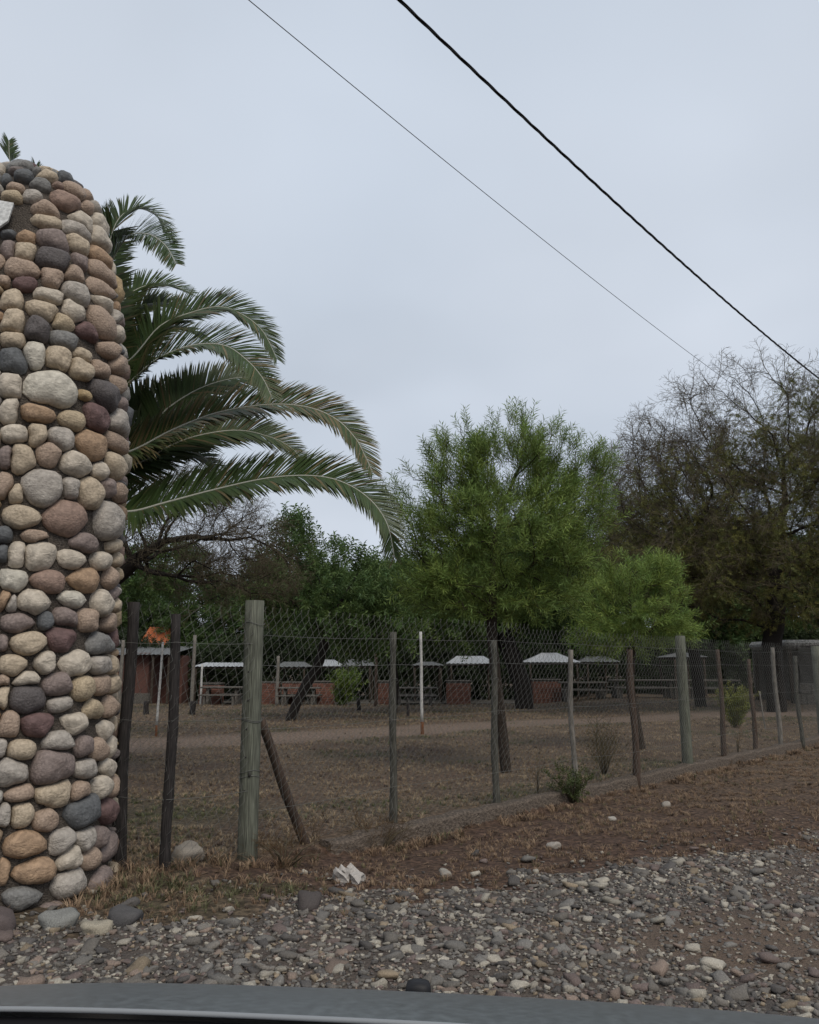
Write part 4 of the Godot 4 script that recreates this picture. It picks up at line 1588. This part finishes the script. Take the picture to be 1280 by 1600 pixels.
func shelter(label: String, x0: float, x1: float, eave: float, ridge: float, m: Material, inset := 0.32) -> void:
	var w := x1 - x0
	var root := thing("picnic_shelter", label, "shelter", Vector3((x0 + x1) / 2, -0.36, -41.2), 0.0, "picnic shelters in a row across the field")
	var h := w / 2
	var dp := 1.3
	var mid := w * inset
	var ry := ridge + 0.36
	var ey := eave + 0.36
	for s in [[Vector3(-h, ey, dp), Vector3(h, ey, dp), Vector3(h - mid, ry, 0), Vector3(-h + mid, ry, 0)], [Vector3(h, ey, -dp), Vector3(-h, ey, -dp), Vector3(-h + mid, ry, 0), Vector3(h - mid, ry, 0)]]:
		var b := MB.new()
		corrugated(b, s[0], s[1], s[2], s[3], maxi(4, int(w * 5)))
		part("roof_sheet", b, m, root, false)
	for s in [-1.0, 1.0]:
		var b := MB.new()
		corrugated(b, Vector3(h * s, ey, dp * s), Vector3(h * s, ey, -dp * s), Vector3((h - mid) * s, ry, -0.02 * s), Vector3((h - mid) * s, ry, 0.02 * s), 8)
		part("roof_sheet", b, m, root, false)
	for s in [-1.0, 1.0]:
		var b := MB.new()
		b.box(Vector3(0, ey - 0.07, (dp - 0.12) * s), Vector3(w - 0.1, 0.09, 0.06), Basis(), 0.008)
		part("beam", b, M.dark_wood, root, false)
		for t in [-1.0, 1.0]:
			b = MB.new()
			pole(b, Vector3((h - 0.15) * s, -0.1, (dp - 0.12) * t), Vector3((h - 0.15) * s, ey - 0.115, (dp - 0.12) * t), 0.055, 0.05, 7, 0.006, 0.06, 6)
			part("post", b, M.dark_wood, root)

func grill(label: String, x: float, w: float, h: float, z: float) -> void:
	var root := thing("brick_grill", label, "barbecue", Vector3(x, -0.36, z), 0.0, "brick barbecue boxes by the picnic shelters")
	var dp := 0.8
	var core := MB.new()
	core.box(Vector3(0, h / 2 - 0.05, 0), Vector3(w - 0.03, h + 0.1 - 0.02, dp - 0.03))
	part("mortar", core, M.concrete, root, false)
	var b := MB.new()
	var rows := int(h / 0.082)
	for r in rows:
		var y := 0.04 + r * 0.082
		var off := 0.0 if r % 2 else 0.125
		for side in 2:
			var len_: float = w if side == 0 else dp
			var u := -len_ / 2 - off
			while u < len_ / 2:
				var u0 := maxf(u, -len_ / 2)
				var u1 := minf(u + 0.238, len_ / 2)
				if u1 - u0 > 0.04:
					for s in [-1.0, 1.0]:
						var k := rnd(0.7, 1.2)
						b.tint = Color(0.27 * k, 0.125 * k, 0.09 * k)
						var out := rnd(0.0, 0.006)
						if side == 0:
							b.box(Vector3((u0 + u1) / 2, y, (dp / 2 - 0.05 + out) * s), Vector3(u1 - u0, 0.06, 0.1))
						elif absf(u0) < dp / 2 - 0.101 or absf(u1) < dp / 2 - 0.101:
							b.box(Vector3((w / 2 - 0.05 + out) * s, y, clampf((u0 + u1) / 2, -dp / 2 + 0.16, dp / 2 - 0.16)), Vector3(0.1, 0.064, minf(u1 - u0, 0.11)))
				u += 0.25
	part("bricks", b, M.brick, root, false).set_meta("kind", "stuff")
	var slab := MB.new()
	slab.box(Vector3(0, h + 0.025, 0), Vector3(w + 0.06, 0.05, dp + 0.06), Basis(), 0.012)
	part("top_slab", slab, M.concrete, root, false)
	var tray := MB.new()
	for i in 12:
		tray.box(Vector3(-w / 2 + 0.08 + (w - 0.16) * i / 11.0, h + 0.075, 0), Vector3(0.012, 0.012, dp - 0.1))
	part("grate", tray, M.nail, root, false)

func table(label: String, x: float, z: float, long: float, turn := 0.0) -> void:
	var root := thing("picnic_table", label, "table", Vector3(x, ground_y(x, z), z), turn, "concrete picnic tables by the shelters")
	var b := MB.new()
	b.box(Vector3(0, 0.78, 0), Vector3(long, 0.07, 0.75), Basis(), 0.015)
	part("tabletop", b, M.concrete, root, false)
	for s in [-1.0, 1.0]:
		b = MB.new()
		b.box(Vector3(s * (long / 2 - 0.3), 0.34, 0), Vector3(0.12, 0.81, 0.5), Basis(), 0.012)
		part("leg", b, M.concrete, root, false)
		b = MB.new()
		b.box(Vector3(0, 0.45, s * 0.75), Vector3(long, 0.06, 0.3), Basis(), 0.012)
		var o := part("bench", b, M.concrete, root, false)
		for t in [-1.0, 1.0]:
			b = MB.new()
			b.box(Vector3(t * (long / 2 - 0.3), 0.17, s * 0.75), Vector3(0.1, 0.5, 0.22), Basis(), 0.01)
			part("support", b, M.concrete, o, false)

func upright(called: String, label: String, category: String, x: float, z: float, h: float, r: float, m: Material, group := "", foot: Material = null, lean := 0.0) -> void:
	var root := thing(called, label, category, Vector3(x, ground_y(x, z), z), 0.0, group)
	var b := MB.new()
	var cut := h * 0.12 if foot else -0.15
	pole(b, Vector3(lean * cut, cut, 0), Vector3(lean * h, h, 0), r, r * 0.9, 8, r * 0.12, 0.05, 8)
	part("shaft", b, m, root)
	if foot:
		b = MB.new()
		pole(b, Vector3(0, -0.15, 0), Vector3(lean * cut, cut, 0), r * 1.02, r, 8, 0.0, 0.04, 3)
		part("rusty_foot", b, foot, root)

func make_buildings() -> void:
	rng.seed = 606
	# floor slab under the shelters
	var b := MB.new()
	b.box(Vector3(1.6, -0.36, -41.3), Vector3(24.0, 0.16, 3.6), Basis(), 0.02)
	tag(part("shelter_floor", b, M.concrete, null, false), "", "", "", "structure")
	shelter("picnic shelter with a white sheet roof, nearest to the reddish house", -10.4, -7.5, 1.40, 1.58, M.zinc, 0.12)
	shelter("picnic shelter with a low dull grey roof behind the leaning dark trunk", -6.5, -4.9, 1.38, 1.62, M.zinc_old, 0.2)
	shelter("picnic shelter with a small white roof, beside the light green bush", -4.7, -3.3, 1.42, 1.72, M.zinc)
	shelter("picnic shelter with a dark grey roof, beside the small white roof", -3.2, -1.75, 1.44, 1.74, M.zinc_old, 0.14)
	shelter("picnic shelter with a thin grey roof, behind the rusty white pole", 0.1, 1.65, 1.45, 1.62, M.zinc_old)
	shelter("picnic shelter with a light grey roof between the rusty white pole and the willow-leaved tree", 1.85, 4.15, 1.54, 1.90, M.zinc, 0.22)
	shelter("picnic shelter with the brightest white roof, behind the thick dark trunk", 5.65, 8.2, 1.60, 2.05, M.zinc, 0.36)
	shelter("picnic shelter with a dull roof seen between two fence posts", 8.4, 10.1, 1.62, 1.88, M.zinc_old, 0.22)
	shelter("picnic shelter with a pale pointed roof behind the thick round middle post", 12.6, 14.3, 1.85, 2.1, M.zinc_old, 0.45)
	grill("low brick barbecue box next to the reddish house", -9.35, 1.0, 0.95, -39.6)
	grill("brick barbecue box just left of the thick corner post", -6.6, 0.85, 1.0, -39.6)
	grill("brick barbecue box just right of the thick corner post", -5.5, 0.9, 1.0, -39.5)
	grill("brick barbecue box beside the light green bush", -4.05, 0.98, 1.03, -39.6)
	grill("brick barbecue box hidden partly by the first grey fence post", -1.05, 0.85, 1.05, -39.5)
	grill("brick barbecue box between the rusty white pole and the willow-leaved tree", 2.3, 1.12, 1.06, -39.6)
	grill("widest brick barbecue box, under the brightest white roof", 6.45, 1.3, 1.12, -39.6)
	table("concrete picnic table beside the white pole of the first shelter", -8.6, -38.6, 1.9)
	table("concrete picnic table behind the leaning dark trunk", -5.0, -38.2, 1.9)
	table("concrete picnic table between the first fence post and the rusty white pole", 0.25, -38.4, 2.0)
	table("concrete picnic table beside the widest brick barbecue", 8.0, -38.6, 2.2)
	table("long concrete picnic table behind the twisted double stem", 10.6, -38.0, 3.0)
	table("long concrete picnic table beside the thick round middle post", 13.4, -37.5, 2.6)
	# the reddish house
	var root := thing("red_house", "reddish plastered house with a grey sheet roof, seen beside the cobble pillar", "house", Vector3(-14.4, -0.36, -42.0))
	b = MB.new()
	b.box(Vector3(-0.6, 1.15, 0), Vector3(5.0, 2.5, 4.0), Basis(), 0.01)
	part("wall", b, M.plaster, root, false)
	b = MB.new()
	corrugated(b, Vector3(-3.4, 2.32, 2.5), Vector3(3.05, 2.32, 2.5), Vector3(3.05, 2.8, -2.3), Vector3(-3.4, 2.8, -2.3), 30)
	part("roof", b, M.zinc_old, root, false)
	for px in [2.95, 2.2]:
		b = MB.new()
		b.box(Vector3(px, 1.12, 2.35), Vector3(0.1, 2.36, 0.1), Basis(), 0.01)
		part("porch_post", b, M.dark_wood, root, false)
	b = MB.new()
	b.box(Vector3(2.45, 1.1, -1.0), Vector3(1.08, 2.4, 2.0), Basis(), 0.01)
	part("porch_wall", b, M.plaster, root, false)
	b = MB.new()
	b.box(Vector3(-0.5, 0.25, 2.06), Vector3(5.1, 0.5, 0.1), Basis(), 0.01)
	part("plinth", b, M.concrete, root, false)
	root = thing("orange_roofed_house", "small house with a steep orange tiled roof, rising behind the reddish house", "house", Vector3(-14.05, -0.36, -47.0))
	b = MB.new()
	b.box(Vector3(0, 1.3, 0), Vector3(1.3, 3.2, 2.6), Basis(), 0.01)
	part("wall", b, M.plaster, root, false)
	for s in [-1.0, 1.0]:
		b = MB.new()
		corrugated(b, Vector3(-0.8 * s, 2.9, 1.6 * s), Vector3(0.8 * s, 2.9, 1.6 * s), Vector3(0.62 * s, 3.95, 0), Vector3(-0.72 * s, 3.95, 0), 7)
		part("roof", b, M.orange_tile, root, false)
	# poles and stumps in the field
	upright("white_pole", "thin white pole standing in the field before the reddish house", "pole", -5.29, -17.66, 1.95, 0.026, M.white_paint, "", M.rust, 0.02)
	upright("white_pole", "short white pole at the end of the first shelter", "pole", -9.7, -39.0, 1.85, 0.055, M.white_paint)
	upright("white_pole", "tall white rust-streaked pole standing by the dirt track between two fence posts", "pole", 0.275, -18.15, 2.18, 0.036, M.white_paint, "", M.rust, -0.015)
	upright("wooden_pole", "grey wooden pole beside the reddish house wall", "pole", -13.3, -38.5, 2.95, 0.09, M.post_pale)
	upright("wooden_pole", "tall grey wooden pole beside the short white pole", "pole", -9.9, -38.2, 3.15, 0.085, M.post_pale)
	upright("wooden_pole", "grey wooden pole just beyond the thick corner post", "pole", -6.0, -38.0, 2.2, 0.08, M.post_pale)
	upright("wooden_pole", "dark wooden pole in front of a brick barbecue near the first grey fence post", "pole", -1.45, -36.0, 2.25, 0.075, M.post_brown)
	upright("stump", "short dark wooden stump beside the thin white pole", "post", -8.6, -27.5, 0.42, 0.09, M.post_dark)
	upright("stump", "short dark wooden stump below the tall grey wooden pole", "post", -7.0, -27.2, 0.45, 0.10, M.post_dark)
	upright("stump", "short dark wooden stump under the light green bush", "post", -1.9, -31.5, 0.45, 0.08, M.post_dark)
	upright("stump", "short dark stump by the concrete table near the first fence post", "post", -0.05, -26.6, 0.55, 0.05, M.post_dark)
	upright("stake", "thin pale stake beside the yellow green shrub", "stake", 8.25, -19.6, 0.85, 0.018, M.post_pale, "", null, -0.08)
	# pale flat-roofed shed and low block wall under the huge tree
	root = thing("pale_shed", "open shed with a pale flat roof behind the huge forked tree", "shed", Vector3(16.9, 0, -34.0))
	b = MB.new()
	b.box(Vector3(0, 2.26, 0), Vector3(4.6, 0.34, 3.6), Basis(), 0.12)
	part("roof", b, M.pale_concrete, root, false)
	for s in [[-2.1, 1.6], [2.1, 1.6], [-2.1, -1.6], [2.1, -1.6]]:
		b = MB.new()
		b.box(Vector3(s[0], 1.0, s[1]), Vector3(0.14, 2.2, 0.14), Basis(), 0.01)
		part("post", b, M.dark_wood, root, false)
	b = MB.new()
	b.box(Vector3(0, 0.95, -1.75), Vector3(4.3, 2.25, 0.15), Basis(), 0.01)
	part("back_wall", b, M.concrete, root, false)
	root = thing("block_wall", "low grey block wall in front of the pale shed", "wall", Vector3(16.4, 0, -31.6))
	for r in 2:
		for i in 9:
			b = MB.new()
			b.box(Vector3(-1.7 + 0.42 * i + (0.2 if r else 0.0), 0.19 + 0.40 * r, 0), Vector3(0.405, 0.385, 0.2), Basis(), 0.012)
			part("block", b, M.concrete, root, false)
	# white board hanging under a shelter
	root = thing("white_board", "small white board hanging under a shelter behind the thick round middle post", "sign", Vector3(13.4, 0.75, -38.9))
	b = MB.new()
	b.box(Vector3(-0.12, 0.27, 0), Vector3(0.22, 0.36, 0.03), Basis(Vector3.BACK, 0.12), 0.006)
	b.box(Vector3(0.13, 0.28, 0), Vector3(0.22, 0.34, 0.03), Basis(Vector3.BACK, -0.05), 0.006)
	part("board", b, M.white_paint, root, false)
	for s in [-0.12, 0.13]:
		b = MB.new()
		b.box(Vector3(s, 0.72, 0), Vector3(0.012, 0.56, 0.012))
		part("cord", b, M.nail, root, false)
	# clipped hedge behind the row
	var hedge := Scatter.new()
	for i in 9000:
		var x := rnd(-18.0, 26.0)
		var k := rnd(0.7, 1.2)
		hedge.put(Transform3D(aim(ball() + Vector3(0, 0.5, 0.4), rnd(0, TAU)).scaled_local(Vector3.ONE * rnd(1.2, 1.9)), Vector3(x, rnd(-0.4, 2.6 + 0.5 * sin(x * 0.7)), -43.9 + rnd(-0.6, 0.6))), Color(0.038 * k, 0.055 * k, 0.025 * k))
	tag(scatter("hedge", hedge, sprig(20, 0.30, 0.13, 0.04, 1.2, 0.25)), "dark hedge running behind the row of picnic shelters", "hedge")

# ---------------------------------------------------------------- plants, litter
func bush(called: String, label: String, category: String, x: float, z: float, h: float, w: float, sp: ArrayMesh, n: int, size: float, col: Vector3, stems: int, m: Material, up: float) -> void:
	var root := thing(called, label, category, Vector3(x, ground_y(x, z), z))
	var b := MB.new()
	var s := Scatter.new()
	for i in stems:
		var a := rnd(0, TAU)
		var d := Vector3(cos(a) * w * rnd(0.2, 1.0), h * rnd(0.6, 1.0), sin(a) * w * rnd(0.2, 1.0))
		b.tube(PackedVector3Array([Vector3(0, -0.04, 0), d * 0.5 + Vector3(0, h * 0.12, 0), d]), PackedFloat32Array([0.009, 0.006, 0.002]), 4)
		for k in int(n / stems):
			var f := rnd(0.05, 1.0)
			s.put(Transform3D(aim(d.normalized() * 0.5 + ball() + Vector3.UP * up, rnd(0, TAU)).scaled_local(Vector3.ONE * size * rnd(0.6, 1.3)), d * f + ball() * w * 0.25), leaf_colour(col, 0.3, 0.5))
	part("stem", b, m, root)
	if n > 0:
		scatter("foliage", s, sp, root)

func make_details() -> void:
	rng.seed = 99
	var sp := sprig(14, 0.22, 0.07, 0.022, 1.1, 0.2)
	var dry := bare_spray(0.4, 0.004)
	bush("green_weed", "leafy green weed growing against the kerb at the foot of a pale fence post", "plant", 1.88, -9.9, 0.36, 0.30, sp, 110, 0.6, Vector3(0.06, 0.085, 0.032), 13, M.twig, 0.4)
	bush("dry_bush", "grey green dry bush inside the fence beside the gnarled brown post", "plant", 2.6, -11.4, 0.50, 0.24, dry, 50, 0.75, Vector3(0.8, 0.85, 0.7), 12, M.twig, 0.8)
	bush("yellow_shrub", "yellow green shrub in the field before the huge forked tree", "shrub", 7.75, -20.1, 0.78, 0.5, sp, 240, 1.1, Vector3(0.12, 0.15, 0.035), 10, M.twig, 0.6)
	bush("light_green_bush", "light green bush in front of the dark grey shelter roof", "bush", -3.0, -38.0, 1.35, 0.85, sp, 320, 2.2, Vector3(0.09, 0.15, 0.035), 9, M.twig, 0.5)
	bush("thin_weed", "thin dry upright weed stalk on the kerb between two fence posts", "plant", 1.45, -9.7, 0.42, 0.08, dry, 6, 0.5, Vector3(0.9, 0.8, 0.7), 3, M.twig, 1.0)
	bush("thin_weed", "pair of thin dry stalks on the kerb beside a brown fence post", "plant", 5.45, -14.1, 0.36, 0.08, dry, 5, 0.5, Vector3(0.9, 0.8, 0.7), 3, M.twig, 1.0)
	bush("dark_weeds", "low dark dry weeds tangled at the foot of the first grey fence post", "plant", -0.25, -7.55, 0.22, 0.42, dry, 60, 0.42, Vector3(0.7, 0.6, 0.5), 12, M.twig, 0.3)
	bush("dark_weeds", "low dark dry weeds at the foot of the thick corner post", "plant", -0.95, -6.6, 0.20, 0.36, dry, 46, 0.42, Vector3(0.7, 0.6, 0.5), 10, M.twig, 0.3)
	# crumpled white rag
	var b := MB.new()
	for q in [[-0.05, 0.03, 0.075, 1.0], [0.05, 0.035, 0.065, 4.0], [0.0, 0.05, 0.05, 9.0]]:
		b.rock(Vector3(q[0], q[1], rnd(-0.01, 0.01)), Vector3(q[2] * 1.2, q[2] * 0.75, q[2]), Basis.from_euler(Vector3(q[3], q[3] * 2.0, 0.3)), q[3], 6, 9, 0.1, 0.42)
	var rag := part("crumpled_rag", b, M.cloth, null, false)
	rag.position = Vector3(-0.43, ground_y(-0.43, -6.14), -6.14)
	tag(rag, "crumpled white rag lying on the red earth at the edge of the gravel", "rag")
	var rocks := [[-1.66, -6.5, 0.13, "pale squarish block stone lying behind the dark fence post", Color(0.36, 0.32, 0.27)],
		[1.23, -7.37, 0.052, "small pale stone alone on the red verge below the kerb", Color(0.42, 0.38, 0.33)],
		[0.26, -6.36, 0.05, "pale stone on the red earth beyond the gravel edge", Color(0.40, 0.37, 0.32)],
		[2.86, -9.58, 0.065, "flat pale stone on the verge below the thick round middle post", Color(0.40, 0.36, 0.31)],
		[2.05, -8.72, 0.045, "small white stone on the grassy verge in front of the dry bush", Color(0.46, 0.43, 0.38)],
		[-1.98, -4.98, 0.10, "pale grey boulder at the foot of the cobble pillar", Color(0.29, 0.29, 0.27)],
		[-1.64, -5.07, 0.095, "dark grey flat boulder beside the foot of the cobble pillar", Color(0.12, 0.115, 0.115)],
		[-1.72, -4.85, 0.075, "cream broken stone in the gravel before the cobble pillar", Color(0.46, 0.41, 0.32)],
		[-2.3, -4.9, 0.13, "dark boulder half buried under the cobble pillar", Color(0.15, 0.12, 0.115)],
		[-0.62, -5.42, 0.092, "dark slab stone propped on the gravel near the weeds", Color(0.10, 0.085, 0.08)]]
	for q in rocks:
		b = MB.new()
		b.rock(Vector3(0, q[2] * 0.35, 0), Vector3(q[2] * 1.15, q[2] * 0.62, q[2] * 0.85), Basis(Vector3.UP, rnd(0, 3)), q[0] * 5.0, 9, 14, 0.6, 0.2)
		var m: StandardMaterial3D = M.pebble.duplicate()
		m.albedo_color = (q[4] as Color).linear_to_srgb()
		var o := part("boulder" if q[2] > 0.07 else "loose_stone", b, m, null)
		o.position = Vector3(q[0], ground_y(q[0], q[1]), q[1])
		tag(o, q[3], "rock")

# ---------------------------------------------------------------- the car one looks out of
func make_car() -> void:
	var root := thing("car", "grey car nose seen from inside, with its bonnet edge along the bottom of the picture", "car", Vector3(0, 0, 0), -0.123)
	var b := MB.new()
	var nx := 40
	var nz := 26
	var xc := -0.115
	for j in nz + 1:
		for i in nx + 1:
			var x := -0.80 + 1.60 * i / nx
			var d := 1.0 * pow(float(j) / nz, 1.25)
			var back := 0.965 - 0.035 * x * x
			var y := 1.0716 - 0.174 * d - 0.297 * d * d - 0.0138 * x * x - 0.032 * pow(absf(x) / 0.8, 6.0)
			b.vert(Vector3(x + xc, y, -(back + d)))
	for j in nz:
		for i in nx:
			var a := j * (nx + 1) + i
			b.quad(a, a + nx + 1, a + nx + 2, a + 1)
	part("bonnet", b, M.car_paint, root)
	# rolled rear edge of the bonnet
	b = MB.new()
	var p := PackedVector3Array()
	var r := PackedFloat32Array()
	for i in nx + 1:
		var x := -0.80 + 1.60 * i / nx
		p.append(Vector3(x + xc, 1.0705 - 0.0138 * x * x - 0.032 * pow(absf(x) / 0.8, 6.0), -(0.962 - 0.035 * x * x)))
		r.append(0.003)
	b.tube(p, r, 8)
	part("bonnet_edge", b, M.car_trim, root)
	# black cowl between bonnet and windscreen
	b = MB.new()
	for i in nx + 1:
		var x := -0.80 + 1.60 * i / nx
		var q := p[i]
		b.vert(q + Vector3(0, -0.012, -0.01))
		b.vert(q + Vector3(0, -0.03, 0.05))
		b.vert(q + Vector3(0, -0.035, 0.32))
	for i in nx:
		for k in 2:
			var a := i * 3 + k
			b.quad(a, a + 3, a + 4, a + 1)
	part("cowl", b, M.car_plastic, root)
	# washer nozzle
	b = MB.new()
	b.rock(Vector3.ZERO, Vector3(0.022, 0.017, 0.018), Basis(), 0.4, 8, 14, 0.55, 0.0)
	var noz := part("washer_nozzle", b, M.car_plastic, root)
	noz.position = Vector3(-0.155, 0.958, -1.365)
	# nose below the bonnet
	b = MB.new()
	for j in 6:
		for i in nx + 1:
			var x := -0.80 + 1.60 * i / nx
			var back := 0.965 - 0.035 * x * x + 1.0
			var y0 := 1.0716 - 0.174 - 0.297 - 0.0138 * x * x - 0.032 * pow(absf(x) / 0.8, 6.0)
			b.vert(Vector3(x + xc, lerpf(y0, 0.2, j / 5.0), -(back + 0.06 * sin(j / 5.0 * PI))))
	for j in 5:
		for i in nx:
			var a := j * (nx + 1) + i
			b.quad(a, a + nx + 1, a + nx + 2, a + 1)
	part("bumper", b, M.car_plastic, root)
	for s in [-1.0, 1.0]:
		b = MB.new()
		var q0 := []
		for j in nz + 1:
			var x: float = 0.80 * s
			var d := 1.0 * pow(float(j) / nz, 1.25)
			var back := 0.965 - 0.035 * x * x
			var y := 1.0716 - 0.174 * d - 0.297 * d * d - 0.0138 * x * x - 0.032
			b.vert(Vector3(x + xc, y, -(back + d)))
			b.vert(Vector3(x + xc + 0.02 * s, minf(y, 0.6), -(back + d)))
		for j in nz:
			if s > 0:
				b.quad(j * 2, j * 2 + 1, j * 2 + 3, j * 2 + 2)
			else:
				b.quad(j * 2, j * 2 + 2, j * 2 + 3, j * 2 + 1)
		part("fender", b, M.car_paint, root)
		b = MB.new()
		b.tube(PackedVector3Array([Vector3(xc + 0.58 * s, 0.3, -1.35), Vector3(xc + 0.60 * s, 0.3, -1.35), Vector3(xc + 0.76 * s, 0.3, -1.35), Vector3(xc + 0.78 * s, 0.3, -1.35)]), PackedFloat32Array([0.26, 0.30, 0.30, 0.26]), 24)
		part("wheel", b, M.rubber, root)

# ---------------------------------------------------------------- everything
func _ready() -> void:
	# camera, sky, sun, exposure
	var cam := Camera3D.new()
	cam.name = "camera"
	cam.position = Vector3(0, 1.45, 0)
	cam.rotation_degrees = Vector3(10.6, 0, 0)
	cam.fov = 64.01
	cam.near = 0.05
	cam.far = 3000.0
	cam.current = true
	add_child(cam)
	var env := Environment.new()
	env.background_mode = Environment.BG_SKY
	var sky := Sky.new()
	var sm := PanoramaSkyMaterial.new()
	sm.panorama = ImageTexture.create_from_image(sky_image())
	sky.sky_material = sm
	env.sky = sky
	env.background_energy_multiplier = 1.0
	env.tonemap_mode = Environment.TONE_MAPPER_LINEAR
	env.tonemap_exposure = 1.05
	env.sdfgi_enabled = true
	env.ssao_enabled = true
	env.ssil_enabled = true
	var we := WorldEnvironment.new()
	we.name = "air"
	we.environment = env
	add_child(we)
	var sun := DirectionalLight3D.new()
	sun.name = "veiled_sun"
	sun.light_energy = 0.62
	sun.light_angular_distance = 30.0
	sun.light_color = Color(1.0, 0.965, 0.91)
	sun.shadow_enabled = true
	sun.rotation_degrees = Vector3(-48, 25, 0)
	add_child(sun)

	wob.seed = 4
	wob.frequency = 0.05
	wob.fractal_octaves = 3
	rng.seed = 1
	materials()
	make_ground()
	make_pillar()
	make_fence()
	make_buildings()
	make_trees()
	make_palm()
	make_grass()
	make_details()
	make_cables()
	make_car()
